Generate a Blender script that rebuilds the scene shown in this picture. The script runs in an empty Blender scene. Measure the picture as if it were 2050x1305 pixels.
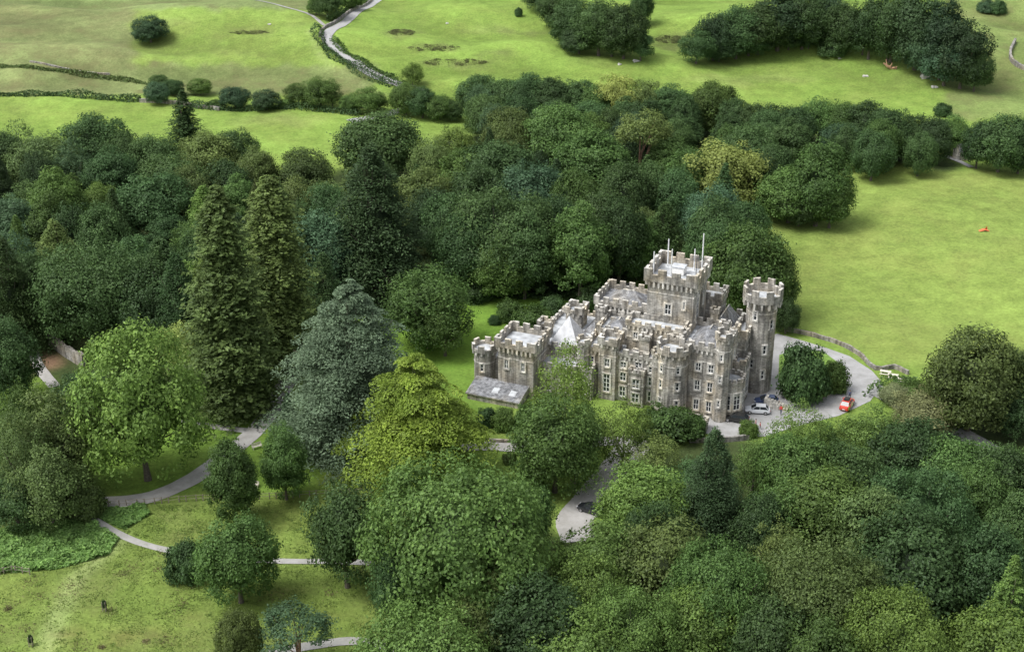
import bpy, math, random, mathutils
import numpy as np
from math import radians as R, sin, cos, pi, hypot
random.seed(7)
C = bpy.context.scene.collection
# ---------------------------------------------------------------- camera model
FP=2847.0; U0=1025.0; V0=652.5; CH=116.0; PT=R(25); cp,sp=cos(PT),sin(PT)
def P(u,v,z):
    dx=(u-U0)/FP; dy=(V0-v)/FP
    dz=-sp+dy*cp; t=(z-CH)/dz
    return (t*dx, t*(cp+dy*sp), z)
def proj(x,y,z):
    d=y*cp+(CH-z)*sp; up=y*sp-(CH-z)*cp
    return U0+x/d*FP, V0-up/d*FP, d
def sm(t):
    t=np.clip(t,0,1); return t*t*(3-2*t)
BUMPS=[(-100,468,45,26,7),(-45,440,30,20,4),(-160,430,40,18,3),(-20,470,40,18,5),(20,500,50,20,5.5),(75,455,60,18,5.5),(110,470,50,20,4.5),(40,425,30,12,2.5),(-10,430,22,12,2.2),
       (60,540,60,26,7),(-120,560,90,30,7),(150,430,50,18,3.5),(170,520,60,30,6),(-190,500,50,30,4),(110,300,70,50,2.5),(-75,345,60,20,2.5),(130,250,35,40,1.5),(-70,500,30,12,2.5),(-30,520,40,12,3)]
_r=random.Random(21)
for _ in range(46):
    BUMPS.append((_r.uniform(-200,210),_r.uniform(395,590),_r.uniform(10,26),_r.uniform(5,10),_r.uniform(1.1,2.7)*_r.choice((1,1,1,-.8))))
def hh(x,y):
    x=np.asarray(x,float); y=np.asarray(y,float)
    z=sm((y-300)/260)*9+sm((y-600)/900)*120
    for (a,b,sx,sy,am) in BUMPS:
        z=z+am*np.exp(-((x-a)/sx)**2-((y-b)/sy)**2)
    u=0.55*np.sin(x*.071+1.3*np.sin(y*.043))+0.5*np.sin(y*.09+x*.03+1)+.22*np.sin(x*.19+y*.13)
    z=z+u*(0.35+.9*sm((y-300)/120))
    big=sm((np.abs(x)-350)/900)*60*(0.6+.4*np.sin(y*.004+x*.002))
    z=z+big
    d=np.hypot((x-28)/1.15,y-222)
    return z*sm((d-52)/38)
def h(x,y): return float(hh(x,y))
def G(u,v):
    z=0.
    for i in range(60):
        p=P(u,v,z); z=z+.4*(h(p[0],p[1])-z)
    return (p[0],p[1],h(p[0],p[1]))
def inpoly(u,v,poly):
    ins=np.zeros(np.shape(u),bool); n=len(poly)
    for i in range(n):
        x1,y1=poly[i]; x2,y2=poly[(i+1)%n]
        c=((y1>v)!=(y2>v)); 
        with np.errstate(divide='ignore',invalid='ignore'):
            xi=(x2-x1)*(v-y1)/((y2-y1) if y2!=y1 else 1e-9)+x1
        ins^=(c&(u<xi))
    return ins
# ---------------------------------------------------------------- materials
def mat(name):
    m=bpy.data.materials.new(name); m.use_nodes=True; nt=m.node_tree
    b=nt.nodes['Principled BSDF']; return m,nt,b
def N(nt,t,**k):
    n=nt.nodes.new(t)
    for a,b in k.items(): setattr(n,a,b)
    return n
def simple(name,col,rough=.6,metal=0,var=.15,scale=3.):
    m,nt,b=mat(name); b.inputs['Roughness'].default_value=rough; b.inputs['Metallic'].default_value=metal
    tc=N(nt,'ShaderNodeTexCoord'); no=N(nt,'ShaderNodeTexNoise'); no.inputs['Scale'].default_value=scale; no.inputs['Detail'].default_value=5
    nt.links.new(tc.outputs['Object'],no.inputs['Vector'])
    mr=N(nt,'ShaderNodeMapRange'); mr.inputs[1].default_value=.3; mr.inputs[2].default_value=.7; mr.inputs[3].default_value=1-var; mr.inputs[4].default_value=1+var
    nt.links.new(no.outputs[0],mr.inputs[0])
    mx=N(nt,'ShaderNodeVectorMath',operation='SCALE'); mx.inputs[0].default_value=col
    nt.links.new(mr.outputs[0],mx.inputs['Scale']); nt.links.new(mx.outputs[0],b.inputs['Base Color'])
    return m
def foliage_mat():
    m,nt,b=mat('foliage'); out=nt.nodes['Material Output']; nt.nodes.remove(b)
    oi=N(nt,'ShaderNodeObjectInfo'); at=N(nt,'ShaderNodeAttribute',attribute_name='shade')
    tc=N(nt,'ShaderNodeTexCoord'); no=N(nt,'ShaderNodeTexNoise'); no.inputs['Scale'].default_value=.45; no.inputs['Detail'].default_value=3
    nt.links.new(tc.outputs['Object'],no.inputs['Vector'])
    mr=N(nt,'ShaderNodeMapRange'); mr.inputs[1].default_value=.3; mr.inputs[2].default_value=.7; mr.inputs[3].default_value=.75; mr.inputs[4].default_value=1.28
    nt.links.new(no.outputs[0],mr.inputs[0])
    mu=N(nt,'ShaderNodeMath',operation='MULTIPLY'); nt.links.new(mr.outputs[0],mu.inputs[0]); nt.links.new(at.outputs['Fac'],mu.inputs[1])
    sc=N(nt,'ShaderNodeVectorMath',operation='SCALE'); nt.links.new(oi.outputs['Color'],sc.inputs[0]); nt.links.new(mu.outputs[0],sc.inputs['Scale'])
    hs=N(nt,'ShaderNodeHueSaturation'); hr=N(nt,'ShaderNodeMapRange'); hr.inputs[1].default_value=.5; hr.inputs[2].default_value=1.5; hr.inputs[3].default_value=.51; hr.inputs[4].default_value=.49
    nt.links.new(at.outputs['Fac'],hr.inputs[0]); nt.links.new(hr.outputs[0],hs.inputs['Hue']); nt.links.new(sc.outputs[0],hs.inputs['Color'])
    d=N(nt,'ShaderNodeBsdfDiffuse'); tr=N(nt,'ShaderNodeBsdfTranslucent'); gl=N(nt,'ShaderNodeBsdfGlossy'); gl.inputs['Roughness'].default_value=.5; gl.inputs['Color'].default_value=(.5,.55,.5,1)
    nt.links.new(hs.outputs[0],d.inputs[0]); nt.links.new(hs.outputs[0],tr.inputs[0])
    a=N(nt,'ShaderNodeMixShader'); a.inputs[0].default_value=.32; nt.links.new(d.outputs[0],a.inputs[1]); nt.links.new(tr.outputs[0],a.inputs[2])
    b2=N(nt,'ShaderNodeMixShader'); b2.inputs[0].default_value=.025; nt.links.new(a.outputs[0],b2.inputs[1]); nt.links.new(gl.outputs[0],b2.inputs[2])
    nt.links.new(b2.outputs[0],out.inputs[0]); return m
FOL=foliage_mat()
def stone_mat(name,c1,c2,bw=.7,rh=.28,dark=.55,mort=.03):
    m,nt,b=mat(name); b.inputs['Roughness'].default_value=.9
    uv=N(nt,'ShaderNodeUVMap'); br=N(nt,'ShaderNodeTexBrick'); br.inputs['Scale'].default_value=1; br.inputs['Brick Width'].default_value=bw; br.inputs['Row Height'].default_value=rh
    br.inputs['Mortar Size'].default_value=mort; br.inputs['Color1'].default_value=(*c1,1); br.inputs['Color2'].default_value=(*c2,1); br.inputs['Mortar'].default_value=(c1[0]*.5,c1[1]*.5,c1[2]*.5,1)
    nd=N(nt,'ShaderNodeTexNoise'); nd.inputs['Scale'].default_value=1.3; nd.inputs['Detail'].default_value=3
    tc=N(nt,'ShaderNodeTexCoord'); nt.links.new(tc.outputs['Object'],nd.inputs['Vector'])
    ad=N(nt,'ShaderNodeVectorMath',operation='SCALE'); ad.inputs['Scale'].default_value=.18; nt.links.new(nd.outputs['Color'],ad.inputs[0])
    a2=N(nt,'ShaderNodeVectorMath',operation='ADD'); nt.links.new(uv.outputs[0],a2.inputs[0]); nt.links.new(ad.outputs[0],a2.inputs[1]); nt.links.new(a2.outputs[0],br.inputs['Vector'])
    no=N(nt,'ShaderNodeTexNoise'); no.inputs['Scale'].default_value=.35; no.inputs['Detail'].default_value=8; no.inputs['Roughness'].default_value=.65; nt.links.new(tc.outputs['Object'],no.inputs['Vector'])
    mp=N(nt,'ShaderNodeMapping'); mp.inputs['Scale'].default_value=(1.6,1.6,.16); nt.links.new(tc.outputs['Object'],mp.inputs[0])
    n2=N(nt,'ShaderNodeTexNoise'); n2.inputs['Scale'].default_value=1; n2.inputs['Detail'].default_value=5; nt.links.new(mp.outputs[0],n2.inputs['Vector'])
    n3=N(nt,'ShaderNodeTexNoise'); n3.inputs['Scale'].default_value=2.6; n3.inputs['Detail'].default_value=6; nt.links.new(tc.outputs['Object'],n3.inputs['Vector'])
    def mrn(n,lo,hi,a=.32,z=.68):
        r=N(nt,'ShaderNodeMapRange'); r.inputs[1].default_value=a; r.inputs[2].default_value=z; r.inputs[3].default_value=lo; r.inputs[4].default_value=hi; nt.links.new(n.outputs[0],r.inputs[0]); return r
    r1=mrn(no,dark,1.22); r2=mrn(n2,.52,1.15,.36,.58); r3=mrn(n3,.8,1.2)
    m1=N(nt,'ShaderNodeMath',operation='MULTIPLY'); nt.links.new(r1.outputs[0],m1.inputs[0]); nt.links.new(r2.outputs[0],m1.inputs[1])
    m2=N(nt,'ShaderNodeMath',operation='MULTIPLY'); nt.links.new(m1.outputs[0],m2.inputs[0]); nt.links.new(r3.outputs[0],m2.inputs[1])
    s=N(nt,'ShaderNodeVectorMath',operation='SCALE'); nt.links.new(br.outputs[0],s.inputs[0]); nt.links.new(m2.outputs[0],s.inputs['Scale'])
    n4=N(nt,'ShaderNodeTexNoise'); n4.inputs['Scale'].default_value=.3; n4.inputs['Detail'].default_value=6; nt.links.new(tc.outputs['Object'],n4.inputs['Vector'])
    r4=mrn(n4,.1,.8,.45,.66); mx=N(nt,'ShaderNodeMix',data_type='RGBA',blend_type='MULTIPLY'); nt.links.new(r4.outputs[0],mx.inputs[0]); nt.links.new(s.outputs[0],mx.inputs[6]); mx.inputs[7].default_value=(1.0,.88,.68,1)
    nt.links.new(mx.outputs[2],b.inputs['Base Color'])
    bp=N(nt,'ShaderNodeBump'); bp.inputs['Strength'].default_value=.5; bp.inputs['Distance'].default_value=.06; nt.links.new(m2.outputs[0],bp.inputs['Height']); nt.links.new(bp.outputs[0],b.inputs['Normal'])
    return m
STONE=stone_mat('castle_stone',(.46,.445,.41),(.32,.31,.285),.8,.32,.52)
LIGHTSTONE=stone_mat('dressed_stone',(.62,.61,.57),(.52,.51,.48),1.1,.5,.62,.015)
WALLST=stone_mat('field_wall_stone',(.36,.35,.33),(.25,.245,.23),.6,.22)
SLATE=stone_mat('slate_roof',(.25,.26,.28),(.19,.20,.22),.4,.3,.75,.02)
LEAD=simple('lead_flat_roof',(.40,.42,.44),.6,0,.4,.8)
WHITE=simple('white_paint',(.78,.78,.76),.5,0,.06)
GLASS=simple('window_glass',(.03,.035,.04),.1,0,.1)
BARK=simple('bark',(.11,.095,.075),.95,0,.35,4)
BARKP=simple('grey_bark',(.25,.24,.21),.95,0,.35,4)
WOOD=simple('weathered_wood',(.22,.19,.15),.9,0,.3,6)
PALEW=simple('pale_bench_wood',(.62,.58,.50),.8,0,.15,6)
METAL=simple('pale_metal',(.72,.73,.74),.4,.0,.1)
TYRE=simple('tyre_rubber',(.025,.025,.025),.9)
RIM=simple('wheel_rim',(.5,.5,.52),.35,.8)
REDL=simple('tail_light',(.35,.02,.015),.3)
LAMPM=simple('headlamp_glass',(.7,.72,.75),.15)
ROCK=simple('pale_rock',(.45,.44,.41),.95,0,.25,2)
LOGM=simple('torn_wood',(.45,.27,.17),.9,0,.3,3)
ORANGE=simple('orange_sheet',(.65,.14,.05),.7,0,.2,3)
def road_mat(name,col):
    m,nt,b=mat(name); b.inputs['Roughness'].default_value=.95
    ge=N(nt,'ShaderNodeNewGeometry'); n=N(nt,'ShaderNodeTexNoise'); n.inputs['Scale'].default_value=.35; n.inputs['Detail'].default_value=9; n.inputs['Roughness'].default_value=.7
    nt.links.new(ge.outputs['Position'],n.inputs['Vector'])
    r=N(nt,'ShaderNodeValToRGB'); r.color_ramp.elements[0].position=.32; r.color_ramp.elements[0].color=(col[0]*.72,col[1]*.72,col[2]*.68,1); r.color_ramp.elements[1].position=.68; r.color_ramp.elements[1].color=(col[0]*1.15,col[1]*1.15,col[2]*1.15,1)
    nt.links.new(n.outputs[0],r.inputs[0]); nt.links.new(r.outputs[0],b.inputs['Base Color']); return m
GRAVEL=road_mat('gravel_drive',(.35,.34,.33)); TARMAC=road_mat('pale_tarmac',(.33,.33,.335)); PATHM=road_mat('path_grit',(.32,.315,.305))
def ground_mat():
    m,nt,b=mat('turf'); b.inputs['Roughness'].default_value=1; b.inputs['Specular IOR Level'].default_value=.1
    at=N(nt,'ShaderNodeAttribute',attribute_name='gcol'); ro=N(nt,'ShaderNodeAttribute',attribute_name='rough')
    ge=N(nt,'ShaderNodeNewGeometry')
    def noise(s,d,ro_=.6):
        n=N(nt,'ShaderNodeTexNoise'); n.inputs['Scale'].default_value=s; n.inputs['Detail'].default_value=d; n.inputs['Roughness'].default_value=ro_; nt.links.new(ge.outputs['Position'],n.inputs['Vector']); return n
    n1=noise(.028,7,.6); n2=noise(.25,9,.75); n3=noise(1.6,5,.7); n4=noise(.075,8,.7); n5=noise(.045,9,.75)
    def mr(n,lo,hi,a=.32,z=.68):
        r=N(nt,'ShaderNodeMapRange'); r.inputs[1].default_value=a; r.inputs[2].default_value=z; r.inputs[3].default_value=lo; r.inputs[4].default_value=hi; nt.links.new(n.outputs[0],r.inputs[0]); return r
    a=mr(n1,.86,1.14); c=mr(n2,.74,1.24); d=mr(n3,.78,1.22)
    m1=N(nt,'ShaderNodeMath',operation='MULTIPLY'); m2=N(nt,'ShaderNodeMath',operation='MULTIPLY')
    nt.links.new(a.outputs[0],m1.inputs[0]); nt.links.new(c.outputs[0],m1.inputs[1]); nt.links.new(m1.outputs[0],m2.inputs[0]); nt.links.new(d.outputs[0],m2.inputs[1])
    sc=N(nt,'ShaderNodeVectorMath',operation='SCALE'); nt.links.new(at.outputs['Color'],sc.inputs[0]); nt.links.new(m2.outputs[0],sc.inputs['Scale'])
    yr=mr(n5,0,.45,.46,.62); ym=N(nt,'ShaderNodeMix',data_type='RGBA',blend_type='MULTIPLY'); nt.links.new(yr.outputs[0],ym.inputs[0]); nt.links.new(sc.outputs[0],ym.inputs[6]); ym.inputs[7].default_value=(1.16,.95,1.15,1)
    pr=mr(n4,0,1,.5,.66); pm=N(nt,'ShaderNodeMath',operation='MULTIPLY'); nt.links.new(pr.outputs[0],pm.inputs[0]); nt.links.new(ro.outputs['Fac'],pm.inputs[1])
    mx=N(nt,'ShaderNodeMix',data_type='RGBA'); nt.links.new(pm.outputs[0],mx.inputs[0]); nt.links.new(ym.outputs[2],mx.inputs[6]); mx.inputs[7].default_value=(.14,.135,.062,1)
    nt.links.new(mx.outputs[2],b.inputs['Base Color'])
    bp=N(nt,'ShaderNodeBump'); bp.inputs['Strength'].default_value=.7; bp.inputs['Distance'].default_value=.45; nt.links.new(n2.outputs[0],bp.inputs['Height']); nt.links.new(bp.outputs[0],b.inputs['Normal'])
    return m
TURF=ground_mat()
# ---------------------------------------------------------------- object helpers
def link(o,parent=None):
    C.objects.link(o)
    if parent: o.parent=parent
    return o
def tag(o,label,cat,group=None,kind=None):
    if label: o['label']=label
    if cat: o['category']=cat
    if group: o['group']=group
    if kind: o['kind']=kind
    return o
def empty(name,loc,label,cat,group=None,rz=0):
    o=bpy.data.objects.new(name,None); link(o); o.location=loc; o.rotation_euler=(0,0,rz); o.empty_display_size=.5
    return tag(o,label,cat,group)
class MB:
    def __init__(s): s.v=[]; s.f=[]; s.m=[]
    def face(s,pts,m=0):
        i=len(s.v); s.v+= [tuple(p) for p in pts]; s.f.append(tuple(range(i,i+len(pts)))); s.m.append(m)
    def prism(s,poly,z0,z1,m=0,mt=None,top=True,bot=False):
        n=len(poly)
        for i in range(n):
            a=poly[i]; b=poly[(i+1)%n]
            s.face([(a[0],a[1],z0),(b[0],b[1],z0),(b[0],b[1],z1),(a[0],a[1],z1)],m)
        if top: s.face([(p[0],p[1],z1) for p in poly],m if mt is None else mt)
        if bot: s.face([(p[0],p[1],z0) for p in reversed(poly)],m)
    def box(s,c,sx,sy,sz,m=0,rz=0,bot=True):
        ca,sa=cos(rz),sin(rz); q=[]
        for a,b in ((-1,-1),(1,-1),(1,1),(-1,1)):
            x=a*sx/2;y=b*sy/2; q.append((c[0]+x*ca-y*sa,c[1]+x*sa+y*ca))
        s.prism(q,c[2]-sz/2,c[2]+sz/2,m,bot=bot)
    def tube(s,pts,rs,n=7,m=0,cap=True):
        rings=[]
        for i,(p,r) in enumerate(zip(pts,rs)):
            a=np.array(pts[max(i-1,0)],float); b=np.array(pts[min(i+1,len(pts)-1)],float); d=b-a; d/=np.linalg.norm(d)+1e-9
            x=np.cross(d,(0.13,.99,.05)); x/=np.linalg.norm(x)+1e-9; y=np.cross(d,x)
            rings.append([tuple(np.array(p)+r*(x*cos(2*pi*k/n)+y*sin(2*pi*k/n))) for k in range(n)])
        for i in range(len(rings)-1):
            for k in range(n): s.face([rings[i][k],rings[i][(k+1)%n],rings[i+1][(k+1)%n],rings[i+1][k]],m)
        if cap: s.face(rings[-1],m); s.face(list(reversed(rings[0])),m)
    def build(s,name,mats,parent=None,origin=(0,0,0),smooth=False):
        me=bpy.data.meshes.new(name); v=np.array(s.v,float)-np.array(origin)
        me.from_pydata(v.tolist(),[],s.f)
        if not isinstance(mats,(list,tuple)): mats=[mats]
        for m in mats: me.materials.append(m)
        me.polygons.foreach_set('material_index',s.m)
        uv=me.uv_layers.new(name='UVMap'); co=[]
        for f in s.f:
            p=[s.v[i] for i in f]; a=np.array(p[0]); n=np.cross(np.array(p[1])-a,np.array(p[2])-a); L=np.linalg.norm(n); n=n/L if L>1e-9 else np.array((0,0,1.))
            if abs(n[2])<.8:
                t=np.array((-n[1],n[0],0)); t/=np.linalg.norm(t)+1e-9
                for q in p: co+= [q[0]*t[0]+q[1]*t[1], q[2]/max(.3,math.sqrt(1-n[2]**2))]
            else:
                for q in p: co+=[q[0],q[1]]
        uv.data.foreach_set('uv',co)
        if smooth: me.polygons.foreach_set('use_smooth',[True]*len(s.f))
        o=bpy.data.objects.new(name,me); link(o,parent); 
        if parent is None: o.location=origin
        return o
# ---------------------------------------------------------------- terrain
def axis(lo,d0,d1,hi,st):
    a=list(np.arange(d0,d1+.01,st)); s=st; x=d0; L=[]
    while x>lo: s*=1.22; x-=s; L.append(x)
    s=st; x=a[-1]; Rr=[]
    while x<hi: s*=1.22; x+=s; Rr.append(x)
    return np.array(L[::-1]+a+Rr)
xs=axis(-3500,-235,235,3500,1.4); ys=axis(-900,130,620,6000,1.4)
X,Y=np.meshgrid(xs,ys); Z=hh(X,Y)
Uu,Vv,Dd=proj(X,Y,Z); ok=Dd>20; Uu=np.where(ok,Uu,-9999); Vv=np.where(ok,Vv,9999)
jit=lambda a,s:(np.sin(X*.31+a)+np.sin(Y*.37+a*2)+np.sin((X+Y)*.83+a)+.6*np.sin(X*1.7-Y*.9+a))*s
Uj=Uu+jit(1,5); Vj=Vv+jit(3,3.0)
col=np.zeros(X.shape+(3,)); col[:]=(.160,.245,.050); rough=np.full(X.shape,.15)
def paint(mask,c,r=None,a=1.):
    col[mask]=col[mask]*(1-a)+np.array(c)*a
    if r is not None: rough[mask]=r
paint((Vj<200)&(Uj<300),(.160,.195,.075),.75)
paint((Vj<190)&(Uj>270)&(Uj<660)&(Vj>15)&(Vj<150),(.160,.238,.052),.25)
paint((Vj>130)&(Vj<215)&(Uj>270)&(Uj<760),(.15,.192,.068),.85)
paint((Vj<20)&(Uj<640),(.15,.195,.072),.7)
paint((Vj>190)&(Vj<360)&(Uj<940),(.170,.258,.053),.15)
paint((Uj>1900)&(Vj<240),(.15,.205,.062),.5)
HAY=[(1540,325),(2600,360),(2900,720),(1850,740),(1600,670),(1500,440)]
paint(inpoly(Uj,Vj,HAY),(.180,.250,.058),.14)
MEAD=(Vj>985)&(Uj<900); paint(MEAD,(.145,.208,.046),.35)
paint((Vj>740)&(Vj<985)&(Uj<960),(.125,.212,.036),.12)
paint((Vj>560)&(Vj<740)&(Uj>600)&(Uj<1300),(.135,.24,.037),.12)
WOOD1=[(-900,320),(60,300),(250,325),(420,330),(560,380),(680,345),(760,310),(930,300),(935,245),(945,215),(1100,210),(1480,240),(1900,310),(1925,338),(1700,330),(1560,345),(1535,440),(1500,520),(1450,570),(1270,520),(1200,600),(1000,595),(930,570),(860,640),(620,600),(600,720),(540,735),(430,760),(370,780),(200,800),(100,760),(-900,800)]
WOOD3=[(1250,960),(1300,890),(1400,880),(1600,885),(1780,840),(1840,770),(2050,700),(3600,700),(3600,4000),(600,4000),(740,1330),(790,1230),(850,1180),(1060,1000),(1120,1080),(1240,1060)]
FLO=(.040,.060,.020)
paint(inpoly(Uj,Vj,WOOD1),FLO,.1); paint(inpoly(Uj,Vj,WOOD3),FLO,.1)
paint((Vj>820)&(Vj<1050)&(Uj<190),(.07,.11,.03),.2)
nz=.5+.5*np.sin(X*.9+2*np.sin(Y*.5))*np.sin(Y*1.3+2*np.sin(X*.4))
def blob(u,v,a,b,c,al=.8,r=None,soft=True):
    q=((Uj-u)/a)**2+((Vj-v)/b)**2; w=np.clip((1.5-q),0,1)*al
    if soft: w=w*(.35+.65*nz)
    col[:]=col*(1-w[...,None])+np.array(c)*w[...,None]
for q in ((805,66,34,7),(870,97,62,8),(910,126,80,8),(500,66,48,5),(1340,80,40,12),(1360,95,34,6),(2010,150,40,14),(90,135,140,10),(620,190,190,10),(60,60,120,12),(180,30,120,9),(230,110,60,8),(420,175,80,8),(1050,65,60,7),(1000,110,50,5)): blob(*q,(.11,.115,.05),.7)
for q in ((330,45,60,8),(120,90,70,8),(40,20,80,8),(600,8,40,5),(1950,30,40,8),(560,240,90,10),(760,300,60,12),(980,60,60,8),(1500,160,120,10)): blob(*q,(.23,.25,.10),.4)
for q in ((1640,450,80,20),(1870,165,120,20),(300,82,32,7),(1220,120,95,9),(1450,125,100,8),(470,218,30,7),(533,221,28,7),(1760,130,40,9)): blob(*q,(.09,.14,.035),.45)  # tree shade painted into the turf as darker green under the crowns
for q in ((660,965,30,10),(390,1235,22,7),(245,1270,35,12),(145,1265,20,9),(600,1020,14,6),(470,1110,20,6),(315,1275,14,16),(760,990,50,10),(560,1180,40,8),(640,1240,30,8)): blob(*q,(.17,.10,.055),.6)
blob(100,722,34,18,(.20,.12,.08),.8,soft=False)
def trackpaint(pts,w,c,a):
    for i in range(len(pts)-1):
        (x1,y1),(x2,y2)=pts[i],pts[i+1]; L2=(x2-x1)**2+(y2-y1)**2
        t=np.clip(((Uu-x1)*(x2-x1)+(Vv-y1)*(y2-y1))/L2,0,1); d=np.hypot(Uu-x1-t*(x2-x1),(Vv-y1-t*(y2-y1)))
        m=d<w; wt=(np.clip(1.4-d/w,0,1)*a)[...,None]*m[...,None]; col[:]=col*(1-wt)+np.array(c)*wt
trackpaint([(245,1075),(215,1100),(180,1130),(150,1165),(130,1200),(112,1240),(98,1280),(85,1330)],17,(.27,.34,.13),.65)
trackpaint([(620,60),(640,110),(700,160),(760,190)],4,(.24,.28,.12),.6)
for A in (col,): A[1:-1,1:-1]=(A[1:-1,1:-1]*2+A[:-2,1:-1]+A[2:,1:-1]+A[1:-1,:-2]+A[1:-1,2:])/6
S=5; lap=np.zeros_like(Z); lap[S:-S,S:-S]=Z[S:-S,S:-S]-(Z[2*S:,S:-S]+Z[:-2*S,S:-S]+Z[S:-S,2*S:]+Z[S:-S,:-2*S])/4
lap=np.clip(lap*1.8,-.7,.6)*(Y>290)*(np.abs(X)<240)*(Y<600); col*= (1+.26*lap)[...,None]  # relief shading painted into the colour: lighter, drier crests and darker hollows
nx,ny=len(xs),len(ys)
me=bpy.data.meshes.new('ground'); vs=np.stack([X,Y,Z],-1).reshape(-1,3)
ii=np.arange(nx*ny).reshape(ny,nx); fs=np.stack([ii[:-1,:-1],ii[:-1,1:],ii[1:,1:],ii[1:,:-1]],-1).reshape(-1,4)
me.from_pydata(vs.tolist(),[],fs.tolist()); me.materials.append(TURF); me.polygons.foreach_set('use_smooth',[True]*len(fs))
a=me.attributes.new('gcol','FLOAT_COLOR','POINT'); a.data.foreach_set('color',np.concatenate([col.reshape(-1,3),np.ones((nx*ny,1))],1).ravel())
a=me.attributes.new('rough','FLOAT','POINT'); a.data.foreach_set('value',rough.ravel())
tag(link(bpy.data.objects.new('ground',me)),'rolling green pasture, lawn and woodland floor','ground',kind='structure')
# ---------------------------------------------------------------- roads
def spline(pts,step=1.2):
    p=np.array(pts,float); p=np.vstack([2*p[0]-p[1],p,2*p[-1]-p[-2]]); out=[]
    for i in range(1,len(p)-2):
        n=max(2,int(np.linalg.norm(p[i+1]-p[i])/step))
        for k in range(n):
            t=k/n; out.append(.5*((2*p[i])+(-p[i-1]+p[i+1])*t+(2*p[i-1]-5*p[i]+4*p[i+1]-p[i+2])*t*t+(-p[i-1]+3*p[i]-3*p[i+1]+p[i+2])*t**3))
    out.append(p[-2]); return np.array(out)
RZ=[.10]
ROADPTS=[]
def ribbon(name,px,w,m,label,cat='road'):
    L=spline([G(u,v)[:2] for u,v in px]); T=np.gradient(L,axis=0); T/=np.linalg.norm(T,axis=1)[:,None]; Nn=np.stack([-T[:,1],T[:,0]],1)
    RZ[0]+=.008; V=[];F=[]; K=5
    for i,(p,n) in enumerate(zip(L,Nn)):
        ww=w*(1+.03*sin(i*.7)+.02*sin(i*1.9))
        ROADPTS.append((p[0],p[1],w/2))
        for k in range(K):
            q=p+n*ww*(k/(K-1)-.5); V.append((q[0],q[1],h(q[0],q[1])+RZ[0]+(0 if 0<k<K-1 else -.04)))
    for i in range(len(L)-1):
        for k in range(K-1): a=i*K+k; F.append((a+1,a,a+K,a+K+1))
    me=bpy.data.meshes.new(name); me.from_pydata(V,[],F); me.materials.append(m)
    return tag(link(bpy.data.objects.new(name,me)),label,cat,kind='structure')
ribbon('drive',[(640,690),(600,730),(568,775),(545,820),(505,868),(440,920),(380,962),(290,998),(180,1006),(60,1000)],3.3,GRAVEL,'gravel drive curving down past the cedar on the left','drive')
ribbon('footpath',[(366,841),(420,853),(492,862)],1.6,PATHM,'short path joining the curving drive from the left','path')
ribbon('footpath',[(120,1015),(180,1036),(240,1070),(290,1090),(345,1103),(430,1115),(530,1122),(600,1124),(670,1124),(790,1128)],1.3,PATHM,'thin grey path crossing the lower left meadow','path')
ribbon('footpath',[(540,1310),(600,1296),(640,1290),(700,1283),(760,1290),(820,1310)],1.7,PATHM,'pale path at the bottom edge of the meadow','path')
ribbon('drive',[(900,900),(955,893),(1050,897),(1130,893),(1200,885),(1280,880),(1400,868)],2.8,GRAVEL,'gravel drive below the left wing of the castle','drive')
ribbon('drive',[(1280,880),(1250,915),(1225,950),(1190,990),(1165,1020),(1150,1045),(1160,1085)],5.4,GRAVEL,'drive bending down through trees with a black car on it','drive')
ribbon('drive',[(1740,775),(1780,795),(1850,835),(1920,866),(1990,906),(2060,950)],4.0,TARMAC,'drive leaving the forecourt towards the right edge','drive')
ribbon('lane',[(60,690),(72,722),(85,745),(110,775)],2.0,GRAVEL,'short stretch of lane at the far left','lane')
ribbon('lane',[(800,-25),(745,8),(700,38),(662,62),(655,80),(672,98),(705,122),(745,148),(800,170),(850,190),(830,212),(780,228),(700,244)],3.4,TARMAC,'narrow grey lane winding down the far hillside','lane')
ribbon('lane',[(400,-5),(500,0),(560,12),(620,30),(650,52)],1.4,PATHM,'faint track crossing the far pasture to the lane','track')
ribbon('lane',[(1890,312),(1920,324),(1945,336)],1.8,TARMAC,'lane emerging from the valley trees on the right','lane')
ribbon('footpath',[(1258,568),(1270,580),(1290,600)],1.8,GRAVEL,'path behind the castle beside the rear block','path')
fc=[(1360,845),(1400,866),(1450,874),(1530,874),(1600,852),(1680,832),(1742,803),(1768,768),(1745,742),(1700,713),(1655,697),(1600,680),(1555,668),(1500,700),(1430,790)]
mb=MB(); mb.face([(*P(u,v,0)[:2],.05) for u,v in fc]); 
o=mb.build('forecourt',TARMAC); tag(o,'pale gravel forecourt sweeping round the castle and its lawn island','forecourt',kind='structure')
isl=[(1560,712),(1600,698),(1650,707),(1688,735),(1695,758),(1680,783),(1632,804),(1595,810),(1572,800),(1558,760)]
pp=[P(u,v,0)[:2] for u,v in isl][::-1]; ca=sum(pp[i][0]*pp[(i+1)%len(pp)][1]-pp[(i+1)%len(pp)][0]*pp[i][1] for i in range(len(pp)))
if ca<0: pp=pp[::-1]
GR2=simple('lawn',(.13,.225,.038),1,0,.3,1.5)
mb=MB(); mb.prism(pp,-.1,.2,0,1); o=mb.build('lawn_island',[LIGHTSTONE,GR2]); tag(o,'kerbed lawn island inside the forecourt loop','lawn',kind='structure')
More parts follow.
